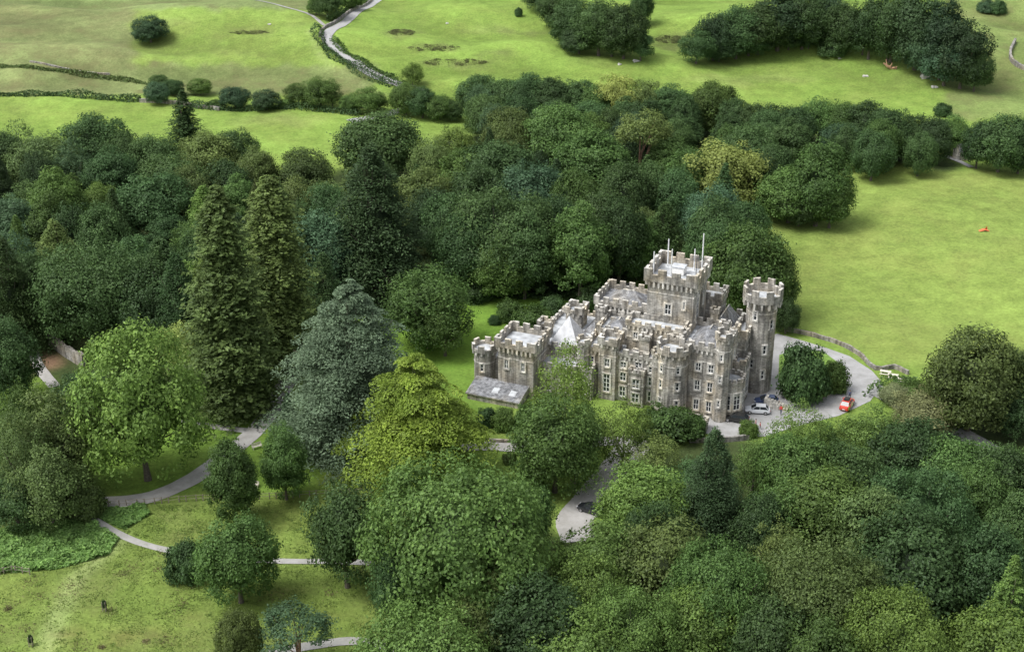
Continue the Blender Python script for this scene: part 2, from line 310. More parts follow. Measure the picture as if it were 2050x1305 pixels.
# ---------------------------------------------------------------- castle
A0=R(23); e1=np.array((cos(A0),-sin(A0))); e2=np.array((sin(A0),cos(A0))); O=np.array((27.4,214.7))
def W2(p,q): w=O+e1*p+e2*q; return (w[0],w[1])
castle=empty('castle',(O[0],O[1],0),'grey stone mock gothic castle with crenellated towers among the trees','castle')
COR=(O[0],O[1],0)
def offset(poly,d):
    n=len(poly); out=[]
    for i in range(n):
        a=np.array(poly[i-1]);b=np.array(poly[i]);c=np.array(poly[(i+1)%n])
        t1=b-a;t1/=np.linalg.norm(t1);t2=c-b;t2/=np.linalg.norm(t2)
        n1=np.array((t1[1],-t1[0]));n2=np.array((t2[1],-t2[0])); m=n1+n2; m=m/ (1+n1@n2)
        out.append(tuple(b+m*d))
    return out
def rect(p0,p1,q0,q1): return [W2(p0,q0),W2(p1,q0),W2(p1,q1),W2(p0,q1)]
def ngon(p,q,r,n=16,ph=0):
    c=W2(p,q); return [(c[0]+r*cos(ph+2*pi*k/n),c[1]+r*sin(ph+2*pi*k/n)) for k in range(n)]
rg=random.Random(3)
def parapet(poly,z,parent,hp=.75,hm=.8,th=.42,over=.3,mer=1.05,gap=.75,roundt=False,corb=.6):
    mb=MB(); out=offset(poly,over); inn=offset(out,-th); n=len(poly); z1=z+hp
    for i in range(n):
        j=(i+1)%n; a,b,c,d=out[i],out[j],inn[j],inn[i]
        mb.face([(*a,z),(*b,z),(*b,z1),(*a,z1)],0); mb.face([(*c,z),(*d,z),(*d,z1),(*c,z1)],0)
        mb.face([(*a,z1),(*b,z1),(*c,z1),(*d,z1)],1); mb.face([(*poly[i],z-.003),(*poly[j],z-.003),(*b,z-.003),(*a,z-.003)][::-1],0)
        ea=np.array(b)-np.array(a); L=np.linalg.norm(ea); t=ea/L; no=np.array((t[1],-t[0]))
        if roundt:
            if i%2==0:
                for f in ([a,b],[b,c],[c,d],[d,a]): mb.face([(*f[0],z1),(*f[1],z1),(*f[1],z1+hm),(*f[0],z1+hm)],0)
                mb.face([(*a,z1+hm),(*b,z1+hm),(*c,z1+hm),(*d,z1+hm)],1)
        else:
            Lu=L-th; k=max(2,round((Lu+gap)/(mer+gap))); g=gap*(Lu/(k*mer+(k-1)*gap)); mw=(Lu-(k-1)*g)/k
            for s in range(k):
                s0=s*(mw+g); hq=hm*(1+rg.uniform(-.08,.1))
                q=[np.array(a)+t*s0, np.array(a)+t*(s0+mw), np.array(a)+t*(s0+mw)-no*th, np.array(a)+t*s0-no*th]
                mb.prism([tuple(x) for x in q],z1,z1+hq,0,1)
        if corb:
            pe=np.array(poly[j])-np.array(poly[i]); PL=np.linalg.norm(pe); tt=pe/PL; nn=np.array((tt[1],-tt[0])); k=max(1,int(PL/.75))
            for s in range(k):
                c0=np.array(poly[i])+tt*(PL*(s+.5)/k); w=.17; q=[c0-tt*w-nn*.05,c0-tt*w+nn*(over-.04),c0+tt*w+nn*(over-.04),c0+tt*w-nn*.05]
                q=[tuple(x) for x in q]; ar=sum(q[m][0]*q[(m+1)%4][1]-q[(m+1)%4][0]*q[m][1] for m in range(4))
                if ar<0:q=q[::-1]
                mb.prism(q,z-corb,z-.004,1,top=False,bot=True)
    return mb.build('parapet',[STONE,LIGHTSTONE],parent,COR)
def slab(name,poly,z0,z1,roof=LEAD,band=True):
    mb=MB(); mb.prism(poly,z0,z1,0,1)
    if band:
        zz=z1-2.2; o2=offset(poly,.07); mb.prism(o2,zz,zz+.18,2,2,bot=True)
    return mb.build(name,[STONE,roof,LIGHTSTONE],castle,COR)
def block(name,p0,p1,q0,q1,z,par=True,roof=LEAD,quoins=True,**k):
    o=slab(name,rect(p0,p1,q0,q1),-1,z,roof)
    if par: parapet(rect(p0,p1,q0,q1),z,o,**k)
    return o
def window(parent,p,q,z,ang,w=1.0,hgt=1.7,lights=2,tr=1,pale=True):
    c=W2(p,q); n=np.array((cos(ang),sin(ang))); t=np.array((-n[1],n[0])); mb=MB()
    def bx(s0,s1,z0,z1,d0,d1,m):
        pts=[np.array(c)+t*s0+n*d0,np.array(c)+t*s0+n*d1,np.array(c)+t*s1+n*d1,np.array(c)+t*s1+n*d0]
        pts=[tuple(x) for x in pts]; ar=sum(pts[i][0]*pts[(i+1)%4][1]-pts[(i+1)%4][0]*pts[i][1] for i in range(4))
        if ar<0: pts=pts[::-1]
        mb.prism(pts,z0,z1,m,bot=True)
    s=.24
    bx(-w/2-s,-w/2,z-s,z+hgt+s,-.05,.16,0); bx(w/2,w/2+s,z-s,z+hgt+s,-.05,.16,0)
    bx(-w/2,w/2,z+hgt,z+hgt+s,-.05,.19,0); bx(-w/2,w/2,z-s,z,-.05,.24,0)
    bx(-w/2,w/2,z,z+hgt,-.05,.03,1)
    f=.09
    bx(-w/2,-w/2+f,z,z+hgt,.0,.075,2); bx(w/2-f,w/2,z,z+hgt,.0,.075,2); bx(-w/2+f,w/2-f,z,z+f,.0,.07,2); bx(-w/2+f,w/2-f,z+hgt-f,z+hgt,.0,.07,2)
    for i in range(1,lights): x=-w/2+w*i/lights; bx(x-.05,x+.05,z+f,z+hgt-f,.0,.065,2)
    for i in range(1,tr+1): zz=z+hgt*i/(tr+1); bx(-w/2+f,w/2-f,zz-.035,zz+.035,.0,.06,2)
    return mb.build('window',[LIGHTSTONE,GLASS,WHITE],parent,COR)
AF=math.atan2(-e2[1],-e2[0]); AR=math.atan2(e1[1],e1[0])
def hip(name,p0,p1,q0,q1,z,hr,along='p',gable=False,inset=None,m_=None):
    mb=MB(); a,b,c,d=[(*x,z) for x in rect(p0,p1,q0,q1)]
    if along=='p':
        ins=(0 if gable else (q1-q0)/2) if inset is None else inset; m=(q0+q1)/2; r0=(*W2(p0+ins,m),z+hr); r1=(*W2(p1-ins,m),z+hr)
        mb.face([a,b,r1,r0]); mb.face([c,d,r0,r1]); mb.face([b,c,r1]); mb.face([d,a,r0])
    else:
        ins=(0 if gable else (p1-p0)/2) if inset is None else inset; m=(p0+p1)/2; r0=(*W2(m,q0+ins),z+hr); r1=(*W2(m,q1-ins),z+hr)
        mb.face([a,b,r0]); mb.face([b,c,r1,r0]); mb.face([c,d,r1]); mb.face([d,a,r0,r1])
    mb.tube([r0,r1] if hypot(r0[0]-r1[0],r0[1]-r1[1])>.05 else [r0,(r0[0],r0[1],r0[2]+.3)],[.12,.12],6,1)
    return mb.build(name,[m_ or SLATE,LIGHTSTONE],castle,COR)
def rtower(p,q,r,z,over=.45,n=16,hp=.9,hm=.85,**k):
    pl=ngon(p,q,r,n); o=slab('tower',pl,-1,z); parapet(pl,z,o,over=over,hp=hp,hm=hm,roundt=True,**k)
    return o
SMALL=dict(hm=.45,hp=.4,mer=.5,gap=.35,over=.15,corb=0)
b1=block('front_range',-16,1,0,9,8.6,hm=.7,hp=.6)
up=block('upper_range',-15.2,-9.7,4.2,10.8,10.6,hm=.6,hp=.5)
b1b=block('rear_range',-15.99,7.5,9.01,21,9.6)
b2=block('south_range',1.01,8.5,-.2,9.0,12.4)
b3=block('link_range',7.51,9.8,9.02,16,11.3)
KZ=20.6
keep=slab('keep',rect(-7.2,1.0,6.2,14.4),-1,KZ); parapet(rect(-7.2,1.0,6.2,14.4),KZ,keep,hp=1.3,hm=.95,th=.5,over=.6,mer=1.35,gap=.95,corb=1.0)
st=block('stair_block',-9.5,.2,2.8,6.19,13.2,hm=.6,hp=.5)
lb=block('rear_block',-18,-8.6,11.2,18.5,12.3,over=.5,corb=.9,hp=.8,hm=.8,roof=SLATE)
hip('slate_roof',-17,-9.6,12.2,17.5,12.32,1.9)
rt=block('rear_turret',-1,3.4,15.5,19.5,14.6,hm=.7)
hip('slate_roof',1.8,7.7,.8,8.4,12.42,2.2,'q')
hip('slate_roof',-8.8,-2,.7,2.6,8.65,.9); hip('slate_roof',2.2,6.6,9.9,20,9.65,3.6,'q')
hip('slate_roof',-14.4,-10.5,5,10.2,10.65,1.2,'q')
sf=block('square_turret',-13.2,-10.2,-.75,2.7,10.5,hm=.6)
pj=block('projection',-7.6,-4.9,-1.3,-.01,6.2,hm=.45,hp=.4,over=.12,corb=0,mer=.6,gap=.4)
pk=block('projection',-16,-14.0,-2.2,-.01,5.4,hm=.45,hp=.4,over=.12,corb=0,mer=.6,gap=.4)
at1=rtower(-2.9,-.1,.95,10.2,over=.25,n=8,hp=.45,hm=.5,corb=.4)
at2=rtower(-16.2,-.2,1.2,10.0,over=.25,n=8,hp=.45,hm=.5,corb=.4)
block('chimney_turret',-6.6,-4.8,.8,2.2,11.8,**SMALL)
block('chimney_turret',-1.2,.5,1.4,2.7,12.5,**SMALL)
block('chimney_turret',3.2,4.6,9.3,10.5,15.0,**SMALL)
block('chimney_turret',-17.2,-15.5,8.1,9.4,12.3,**SMALL)
block('chimney_turret',6.2,7.6,4.4,5.8,15.0,**SMALL)
ct=rtower(0,-.6,2.6,11.7,over=.4)
sl=rtower(8.3,-.1,1.3,15.3,over=.3,n=8,hp=.6,hm=.7)
tp,tq=11.1,13.8
tw=rtower(tp,tq,2.6,17.4,over=.85,hp=1.3,hm=1.0,corb=1.1)
bay1=slab('bay',ngon(9.3,2.6,2.3,8,pi/8-A0),-1,6.6); parapet(ngon(9.3,2.6,2.3,8,pi/8-A0),6.6,bay1,hp=.4,hm=.5,over=.15,mer=.5,gap=.4,corb=0)
bay2=block('bay',8.51,10.6,6.4,9.9,7.6,hp=.4,hm=.5,over=.15,mer=.6,gap=.45,corb=0)
lw=block('wing',-26,-16.01,1.2,16,7.2,hm=.6,hp=.5)
lt=block('wing_tower',-30,-23.4,-5.6,.9,9.1,over=.55,corb=.9,hp=.9)
lc=rtower(-33.6,-3.2,1.9,6.8,over=.4,n=12,hp=.6,hm=.7)
lk=block('curtain_wall',-33,-30.01,-3,2.5,4.8,hm=.5,hp=.4,over=.12,corb=0)
ch=block('chapel_turret',-23.4,-20.4,9.8,12.8,10.2,hm=.6,hp=.6)
c2=block('chapel_turret',-26.4,-24.4,4.2,6.2,9.4,hm=.5,hp=.5)
fw=block('forward_range',-23.39,-16.8,-3.0,1.19,5.4,hm=.5,hp=.5)
PALESL=simple('pale_slate',(.50,.51,.53),.6,0,.2,1.5)
hip('pyramid_roof',-23.6,-17.8,1.5,7.3,7.25,5.0,'q',m_=PALESL)
hip('slate_roof',-19.8,-16.5,9,15,7.25,1.7,'q')
mb=MB(); lp=rect(-34.0,-24.4,-9.9,-5.61); mb.prism(lp,-1,1.3,0,0,top=False)
a,b,c,d=[(*x,0) for x in offset(lp,.25)]
a=(a[0],a[1],1.25);b=(b[0],b[1],1.25);c=(c[0],c[1],2.4);d=(d[0],d[1],2.4)
mb.face([a,b,c,d],1); mb.face([b,(b[0],b[1],1.0),(c[0],c[1],1.0),c],0); mb.face([d,(d[0],d[1],1.0),(a[0],a[1],1.0),a],0); mb.face([a,(a[0],a[1],1.05),(b[0],b[1],1.05),b],0)
lean=mb.build('lean_to',[STONE,SLATE],castle,COR)
zl=lambda q: 1.25+(q+10.15)/4.79*1.15
for s in (-29.8,-26.6):
    mb=MB(); q=[W2(s,-8.8),W2(s+1.0,-8.8),W2(s+1.0,-7.6),W2(s,-7.6)]; z0,z1=zl(-8.8)+.12,zl(-7.6)+.12
    mb.face([(*p,z) for p,z in zip(q,[z0,z0,z1,z1])],0); q2=offset(q,.08); z2=[zl(-8.88)+.08]*2+[zl(-7.52)+.08]*2
    mb.face([(*p,z) for p,z in zip(q2,z2)],1)
    for i in range(4): j=(i+1)%4; mb.face([(*q2[i],z2[i]-.25),(*q2[j],z2[j]-.25),(*q2[j],z2[j]),(*q2[i],z2[i])],1)
    mb.build('skylight',[LEAD,PALESL],lean,COR)
for p in (-14.9,-9.0,-3.9):
    for z,hg in ((.9,1.9),(3.9,1.6),(6.3,1.2)):
        if p==-14.9 and z<6: continue
        window(b1,p,-.0,z,AF,1.1,hg)
window(b1,-6.3,0,6.8,AF,1.2,1.1)
for z in (.9,3.6): window(pj,-6.25,-1.3,z,AF,1.3,1.7)
window(pk,-15,-2.2,1.0,AF,.9,2.4)
window(sf,-11.7,-.75,1.6,AF,1.2,3.4,2,3); window(sf,-11.7,-.75,6.4,AF,.9,1.5)
window(up,-12.4,4.2,9.1,AF,1.0,1.0)
for p in (4.2,6.4):
    for z,hg in ((1.2,1.9),(4.9,1.8),(8.5,1.5)): window(b2,p,-.2,z,AF,.9,hg)
for q in (2.5,6.5): window(b2,8.5,q,8.9,AR,1.1,2.0)
window(b3,9.8,10.6,2.6,AR,.9,2.6)
for k in range(8):
    an=-A0+2*pi*k/8; x=cos(an-(-A0)); y=sin(an-(-A0)); rr=2.3*cos(pi/8)
    if k in (0,7,6,1): window(bay1,9.3+rr*x,2.6+rr*y,1.8,an,1.25,3.0,2,2)
window(bay2,10.6,8.15,1.4,AR,2.2,4.4,3,2); window(bay2,9.5,6.4,2,AF,1.1,3.4,2,2)
def rwin(t,p,q,r,n,k,z,w=.7,hg=1.5):
    an=2*pi*(k+.5)/n; rr=r*cos(pi/n); d=np.array((cos(an),sin(an)))*rr; window(t,p+d@e1,q+d@e2,z,an,w,hg,2 if w>.6 else 1)
for z in (2.0,5.4,8.4):
    for k in (9,12): rwin(ct,0,-.6,2.6,16,k,z,.6,1.4)
for z,k in ((3,12),(7.8,12),(12.5,13),(5,10),(14.1,10)): rwin(tw,tp,tq,2.6,16,k,z,.6,1.6)
for z in (3,7.5,11.5): rwin(sl,8.3,-.1,1.3,8,5,z,.4,1.2)
window(keep,-3.4,6.2,14.8,AF,1.1,1.9); window(keep,1.0,8.6,13.4,AR,1.5,4.4,2,3); window(keep,1.0,12,15,AR,.8,2.2)
window(keep,-.6,6.2,16.2,AF,.35,1.4,1,0)
window(st,-2.4,2.8,10.8,AF,.8,1.3); window(st,-7.9,2.8,10.8,AF,.8,1.3)
for p in (-28.4,-25.3): window(lt,p,-5.6,5.0,AF,.7,1.7)
window(lt,-23.4,-3,5.3,AR,.7,1.8)
for p in (-21.6,-18.9):
    for z in (.9,3.3): window(fw,p,-3.0,z,AF,.9,1.3)
rwin(lc,-33.6,-3.2,1.9,12,8,3.2,.6,1.4); window(lb,-13,11.2,9.9,AF,.9,1.2); window(lb,-16,11.2,9.9,AF,.9,1.2)
window(rt,3.4,17.5,11.2,AR,.8,1.6)
mb=MB(); mb.box((*W2(2.6,-.32),1.2),1.3,.14,2.4,0,-A0); mb.build('door',[WOOD],castle,COR)
pw=block('porch_wall',3.4,7.4,-5.2,-3.6,1.3,hp=.3,hm=.6,over=.1,corb=0,mer=.8,gap=.5)
mb=MB()
for k in range(9):
    mb.prism(rect(14.2+k*.45,14.66+k*.45,7.0,8.9),-.2,1.7-k*.18,0,0)
mb.build('steps',[LIGHTSTONE],castle,COR)
for (p,q,hg) in ((-6.6,7.2,3.6),(-3.4,7.0,4.6),(-1.2,13.4,2.6),(.4,12.6,6.0),(-5.9,13.2,3.8)):
    mb=MB(); c=W2(p,q); mb.tube([(c[0],c[1],KZ),(c[0],c[1],KZ+1.3+hg)],[.13,.1],6); mb.build('aerial',[METAL],castle,COR)
mb=MB(); c=W2(-.3,11.6)
mb.tube([(c[0],c[1],KZ),(c[0],c[1],KZ+3.7)],[.08,.06],6)
for k in range(6): mb.tube([(c[0]-.6,c[1]+.1,KZ+2.5+k*.18),(c[0]+.6,c[1]-.1,KZ+2.5+k*.18)],[.04,.04],4)
mb.tube([(c[0]-1.2,c[1],KZ+2.8),(c[0]+1.0,c[1],KZ+3.0)],[.05,.05],4); mb.build('antenna_mast',[simple('dark_mast',(.08,.08,.09))],castle,COR)
mb=MB(); mb.box((*W2(-3.2,11),KZ+.7),2.2,1.8,1.3,0,-A0); mb.box((*W2(-3.2,11),KZ+1.4),2.4,2.0,.1,1,-A0); mb.build('roof_hatch',[WHITE,LEAD],castle,COR)
# ---------------------------------------------------------------- foliage prototypes
def leafmesh(name,Pn,Nn,size,shade,rng,asp=.62,core=None,jit=.55):
    n=len(Pn); Nn=Nn+jit*rng.normal(size=(n,3)); Nn/=np.linalg.norm(Nn,axis=1)[:,None]
    r=rng.normal(size=(n,3)); T=np.cross(Nn,r); T/=np.linalg.norm(T,axis=1)[:,None]; B=np.cross(Nn,T)
    s=(size*rng.uniform(.6,1.35,n))[:,None]
    V=np.stack([Pn+T*s,Pn+B*s*asp+Nn*s*.15,Pn-T*s,Pn-B*s*asp+Nn*s*.1],1).reshape(-1,3)
    F=np.arange(4*n).reshape(n,4); sh=shade
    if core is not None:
        cv,cf=core; F=np.vstack([F,cf+len(V)]); V=np.vstack([V,cv]); sh=np.concatenate([sh,np.full(len(cf),.45)])  # added core, coloured dark to stand in for the crown's shaded inside
    me=bpy.data.meshes.new(name); me.from_pydata(V.tolist(),[],F.tolist()); me.materials.append(FOL)
    a=me.attributes.new('shade','FLOAT','FACE'); a.data.foreach_set('value',sh.astype(np.float32)); return me
def ellip(c,r,nu=10,nv=6,rng=None):
    V=[];F=[]
    for j in range(nv+1):
        th=pi*j/nv
        for i in range(nu):
            ph=2*pi*i/nu; V.append((c[0]+r[0]*sin(th)*cos(ph),c[1]+r[1]*sin(th)*sin(ph),c[2]+r[2]*cos(th)))
    for j in range(nv):
        for i in range(nu): F.append((j*nu+i,(j+1)*nu+i,(j+1)*nu+(i+1)%nu,j*nu+(i+1)%nu))
    return np.array(V),np.array(F)
def trunkmesh(name,H,r,ztop,limbs,rng,m=BARK):
    mb=MB(); bx,by=rng.normal(size=2)*.02*H
    pts=[(0,0,-.6),(bx*.2,by*.2,H*.08),(bx,by,ztop*.5),(bx*1.4,by*1.2,ztop)]
    mb.tube(pts,[r*1.5,r,r*.7,r*.12],8)
    for L in limbs:
        k=rng.uniform(.25,.6); a=np.array((bx*k*1.5,by*k*1.5,ztop*k)); e=np.array(L,float); mid=(a+e)/2+np.array((0,0,-.04*H))
        mb.tube([tuple(a),tuple(mid),tuple(e)],[r*.4,r*.26,r*.07],5)
    return mb.build(name,[m]).data
PR={}
def reg(kind,me,tr,W,H): PR.setdefault(kind,[]).append((me,tr,W,H))
def unit(rng,n): v=rng.normal(size=(n,3)); return v/np.linalg.norm(v,axis=1)[:,None]
def broad(kind,seed,W,H,zlo,nl,lpl,leaf,prof='round',rag=.07,lr0=.10,lr1=.17,keepb=-.75,core=True,bark=BARK):
    rng=np.random.default_rng(seed); zc=(zlo+1)/2*H; rz=(1-zlo)/2*H; rx=W/2
    k=np.arange(nl)+.5; ph=k*2.39996+rng.normal(size=nl)*.45; cz=1-2*k/nl; cz=np.clip(cz+rng.normal(size=nl)*.08,-1,1)
    d=np.stack([np.sqrt(1-cz**2)*np.cos(ph),np.sqrt(1-cz**2)*np.sin(ph),cz],1); d=d[cz>keepb]; nl=len(d)
    lr=W*(lr0+(lr1-lr0)*rng.uniform(0,1,nl)**1.5); th=np.arctan2(d[:,1],d[:,0]); ax=rng.uniform(0,6.28,3)
    rf=1+rag*rng.normal(size=nl)+.12*np.sin(2*th+ax[0])+.10*np.sin(3*th+ax[1]+3*d[:,2])+.08*np.sin(5*th+ax[2]-4*d[:,2])
    Rm=np.stack([np.full(nl,rx),np.full(nl,rx),np.full(nl,rz)],1)
    if prof=='egg': Rm[:,:2]*=(1-.25*np.clip(d[:,2],0,1)**1.2)[:,None]
    if prof=='dome': Rm[:,:2]*=(1+.05*d[:,2])[:,None]
    Cn=np.array((0,0,zc))+d*(Rm-lr[:,None]*.85)*np.clip(rf,.64,1.14)[:,None]
    ni=nl//3; di=unit(rng,ni); Ci=np.array((0,0,zc))+di*np.array((rx,rx,rz))*rng.uniform(.35,.7,ni)[:,None]
    Cn=np.vstack([Cn,Ci]); dd=np.vstack([d,di]); lr=np.concatenate([lr,W*rng.uniform(lr0,lr1,ni)])
    Ps=[];Ns=[];Sh=[]
    for c,o,r in zip(Cn,dd,lr):
        m=int(lpl*(r/(W*.135))**2); n=unit(rng,m*2); n=n[(n@o)>-.35][:m]
        w=1+.28*np.sin(n[:,0]*5+c[0])*np.sin(n[:,1]*5+c[1])+.24*rng.normal(size=len(n))
        p=c+n*r*w[:,None]*np.array((1,1,.75)); Ps.append(p); Ns.append(n*.7+o*.55+np.array((0,0,.4)))
        b=rng.uniform(.86,1.16); Sh.append(b*rng.uniform(.78,1.24,len(n)))
    P_=np.vstack(Ps); N_=np.vstack(Ns); S_=np.concatenate(Sh); kz=P_[:,2]>.3; P_,N_,S_=P_[kz],N_[kz],S_[kz]
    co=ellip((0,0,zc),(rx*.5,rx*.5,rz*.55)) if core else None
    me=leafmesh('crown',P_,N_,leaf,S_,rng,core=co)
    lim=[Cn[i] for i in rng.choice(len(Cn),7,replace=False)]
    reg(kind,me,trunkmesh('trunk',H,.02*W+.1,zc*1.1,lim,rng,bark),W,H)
def conifer(kind,seed,W,H,zlo,levels,nb,ln,leaf,droop=.25,power=.8,irr=.15,lat=.22,up=1.,base=.5):
    rng=np.random.default_rng(seed); Ps=[];Ns=[];Sh=[]
    for i in range(levels):
        f=(i+rng.uniform(0,1))/levels; z0=H*(zlo+(1-zlo)*f); 
        Lm=W/2*((1-f)**power)*(1 if f>.12 else .75+.25*f/.12)*(1+.14*sin(f*23+seed)+.08*sin(f*51))+.25
        for k in range(nb):
            a=rng.uniform(0,2*pi); L=Lm*(1+irr*rng.normal()); m=max(4,int(ln*(.35+L/(W/2))))
            t=rng.uniform(.12,1,m)**.7; dr=droop*L
            s=rng.normal(size=m)*lat*L*(1.05-t)+rng.normal(size=m)*.12
            x=cos(a)*L*t-sin(a)*s; y=sin(a)*L*t+cos(a)*s
            z=z0+(-dr*t**1.6)+up*.12*L*t**4+rng.normal(size=m)*.10*leaf*3
            Ps.append(np.stack([x,y,z],1)); Ns.append(np.tile((cos(a)*.45,sin(a)*.45,.9),(m,1))); Sh.append(rng.uniform(.8,1.15)*rng.uniform(.74,1.26,m))
    P_=np.vstack(Ps); co=ellip((0,0,H*(zlo+.34)),(W*.15,W*.15,H*(.32)))
    me=leafmesh('crown',P_,np.vstack(Ns),leaf,np.concatenate(Sh),rng,asp=.5,core=co,jit=.35)
    reg(kind,me,trunkmesh('trunk',H,.012*H,H*.86,[],rng),W,H)
def cedar(kind,seed,W,H,zlo,nbr,ln,leaf,prof,tilt=.05,flat=.05,fan=(.12,.21),dzs=.3):
    rng=np.random.default_rng(seed); Ps=[];Ns=[];Sh=[];tips=[]
    for i in range(nbr):
        f=((i+rng.uniform(0,.8))/nbr); z0=H*(zlo+(1-zlo)*f*.98); a=i*2.4+rng.normal()*.3
        L=W/2*prof(f)*rng.uniform(.68,1.12)+W*.03; tips.append((cos(a)*L*.8,sin(a)*L*.8,z0))
        m=int(ln*(.2+ (L/(W/2))**1.3)); 
        nf=max(4,int(12*L/(W/2))); ft=rng.uniform(.3,.93,nf)**.8; fa=rng.normal(size=nf)*.34*(1.2-ft*.4); fr=rng.uniform(*fan,nf)*L+.5
        ch_=rng.integers(0,nf,m); rr=np.sqrt(rng.uniform(0,1,m)); pa=rng.uniform(0,2*pi,m)
        cx=np.cos(a+fa[ch_])*L*ft[ch_]; cy=np.sin(a+fa[ch_])*L*ft[ch_]
        x=cx+rr*np.cos(pa)*fr[ch_]; y=cy+rr*np.sin(pa)*fr[ch_]; rad=np.hypot(x,y); dz=rng.normal(size=nf)*dzs
        z=z0+tilt*rad-.16*rad*(rad/max(L,1))**2-.25*(rr*fr[ch_])+rng.normal(size=m)*flat*2+dz[ch_]
        Ps.append(np.stack([x,y,z],1)); Ns.append(np.stack([np.cos(pa)*.35,np.sin(pa)*.35,np.ones(m)],1)); Sh.append(rng.uniform(.8,1.2)*rng.uniform(.76,1.24,m))
    co=ellip((0,0,H*(zlo+.33)),(W*.18,W*.18,H*.27))
    me=leafmesh('crown',np.vstack(Ps),np.vstack(Ns),leaf,np.concatenate(Sh),rng,asp=.45,core=co,jit=.4)
    reg(kind,me,trunkmesh('trunk',H,.016*H,H*.86,tips[::5],rng),W,H)
for s in range(5): broad('round',10+s,12,13,.04,120,250,.19,'round',.11,lr0=.06,lr1=.17)
for s in range(4): broad('egg',20+s,10,15,.04,120,240,.18,'egg',.13,lr0=.06,lr1=.17)
for s in range(4): broad('loose',30+s,12,13,.05,85,220,.19,'round',.25,.06,.17)
for s in range(3): broad('big',40+s,22,19,.02,280,340,.24,'dome',.10,.045,.11)
for s in range(2): broad('olive',45+s,22,24,.02,230,270,.29,'egg',.16,.05,.11)
for s in range(2): broad('shrub',50+s,5,3.6,-.3,55,170,.13,'round',.1,.10,.2,-.9)
broad('sparse',60,8,8,.25,34,60,.18,'round',.25,.07,.12,core=False,bark=BARKP)
for s in range(2): broad('airy',63+s,13,17,.05,110,135,.20,'egg',.24,.06,.13,core=False)
broad('pine',68,9,16,.45,30,220,.18,'round',.15,.1,.18,-.3,core=False,bark=simple('pine_bark',(.2,.12,.08),.95,0,.3,4))
conifer('sequoia',70,9,36,.03,170,13,16,.26,.35,.55,.25,.3)
conifer('sequoia',71,9,36,.05,160,12,15,.26,.4,.45,.3,.3)
conifer('spruce',72,9,22,.02,85,12,16,.21,.3,.8,.18)
conifer('spruce',73,8,20,.02,80,12,15,.21,.35,.85,.2)
cone=lambda f:(1-f**1.5)**.85
cedar('darkfir',80,20,28,.03,150,340,.25,cone,-.12,.1)
cedar('darkfir',81,17,25,.03,140,280,.25,cone,-.18,.1)
cedar('cedar',82,27,30,.02,120,900,.25,lambda f:(1-f**2.4)**.85*(.9+.12*sin(f*27)),.01,.03,(.13,.23),.15)
cedar('gold',83,25,19,.0,56,1700,.27,lambda f:(1-f**2.4)**.8*(1+.14*sin(f*17)),.04,.03,(.15,.26),.1)
for o in list(C.objects):
    if o.name.startswith('trunk') : bpy.data.objects.remove(o)
# ---------------------------------------------------------------- trees
TINT=dict(dk=(.040,.074,.030),dg=(.056,.103,.034),mg=(.084,.148,.038),lg=(.128,.205,.046),yg=(.230,.290,.080),bg=(.056,.103,.050),blue=(.125,.190,.120),ol=(.100,.146,.044),gold=(.220,.295,.045),ff=(.18,.21,.10))
TN=dict(dk='very dark green',dg='dark green',mg='mid green',lg='fresh green',yg='yellow-green',bg='blue-green',blue='blue-grey',ol='olive green',gold='golden green',ff='pale grey-green')
KN=dict(round='rounded broadleaf tree',egg='tall domed broadleaf tree',loose='uneven broadleaf tree',big='broad spreading tree',olive='tall broadleaf tree',shrub='bush',sparse='thin small tree',airy='open-crowned tree',pine='bare-trunked pine',sequoia='narrow towering conifer',spruce='pointed conifer',darkfir='shaggy conifer',cedar='layered cedar',gold='layered spreading tree')
NM=dict(sequoia='conifer_tree',spruce='conifer_tree',darkfir='conifer_tree',cedar='cedar_tree',gold='cedar_tree',pine='pine_tree',shrub='bush')
LM=[('the keep',1360,540),('the round right tower',1524,600),('the left wing',1040,690),('the blue cedar',700,740),('the golden tree',830,840),('the towering conifer',450,600),
    ('the cream-green tree',1450,340),('the yellow far crown',1235,180),('the big dome tree',920,1090),('the dark forecourt conifer',1425,950),('the red car',1695,815),
    ('the black car',1185,1027),('the pointed ridge conifer',370,230),('the hay field',1800,480),('the lone pasture tree',300,60),('the far lane',670,80),('the olive tree',290,800),
    ('the bottom right corner',2000,1280),('the bottom centre edge',1350,1290),('the left edge middle',10,420),('the top right copse',1850,80),('the top middle copse',1210,60),('the lean-to',1000,800),
    ('the far right cottage',1925,315),('the black shaggy fir',740,420),('the lower path',450,1115),('the lowest left corner',60,1290),('the right edge middle',2030,900)]
TREES=[]
def addtree(kind,x,y,H,w,tint,label=None):
    TREES.append(dict(k=kind,x=x,y=y,H=H,w=w,t=tint,l=label))
def T(kind,u,vt,w,b,tint,label=None):
    if b>=0:
        g=G(u,b); dy=(V0-vt)/FP; t=g[1]/(cp+dy*sp); H=CH+t*(-sp+dy*cp)-g[2]; H=max(H,.5)
    else:
        H=-b; z=H
        for _ in range(25):
            p=P(u,vt,z); z=z+.6*(h(p[0],p[1])+H-z)
        g=(p[0],p[1],z-H)
    d=proj(g[0],g[1],g[2]+H*.5)[2]; x=(u-U0)/FP*d
    addtree(kind,x,g[1],H,w/FP*d*1.05,tint,label)
T('round',300,33,65,85,'bg','lone dark tree standing in the far left pasture')
T('round',655,-22,62,38,'dg'); T('round',700,-28,52,22,'mg'); T('egg',632,-5,30,30,'mg')
DK=['dg','dg','bg','dk']
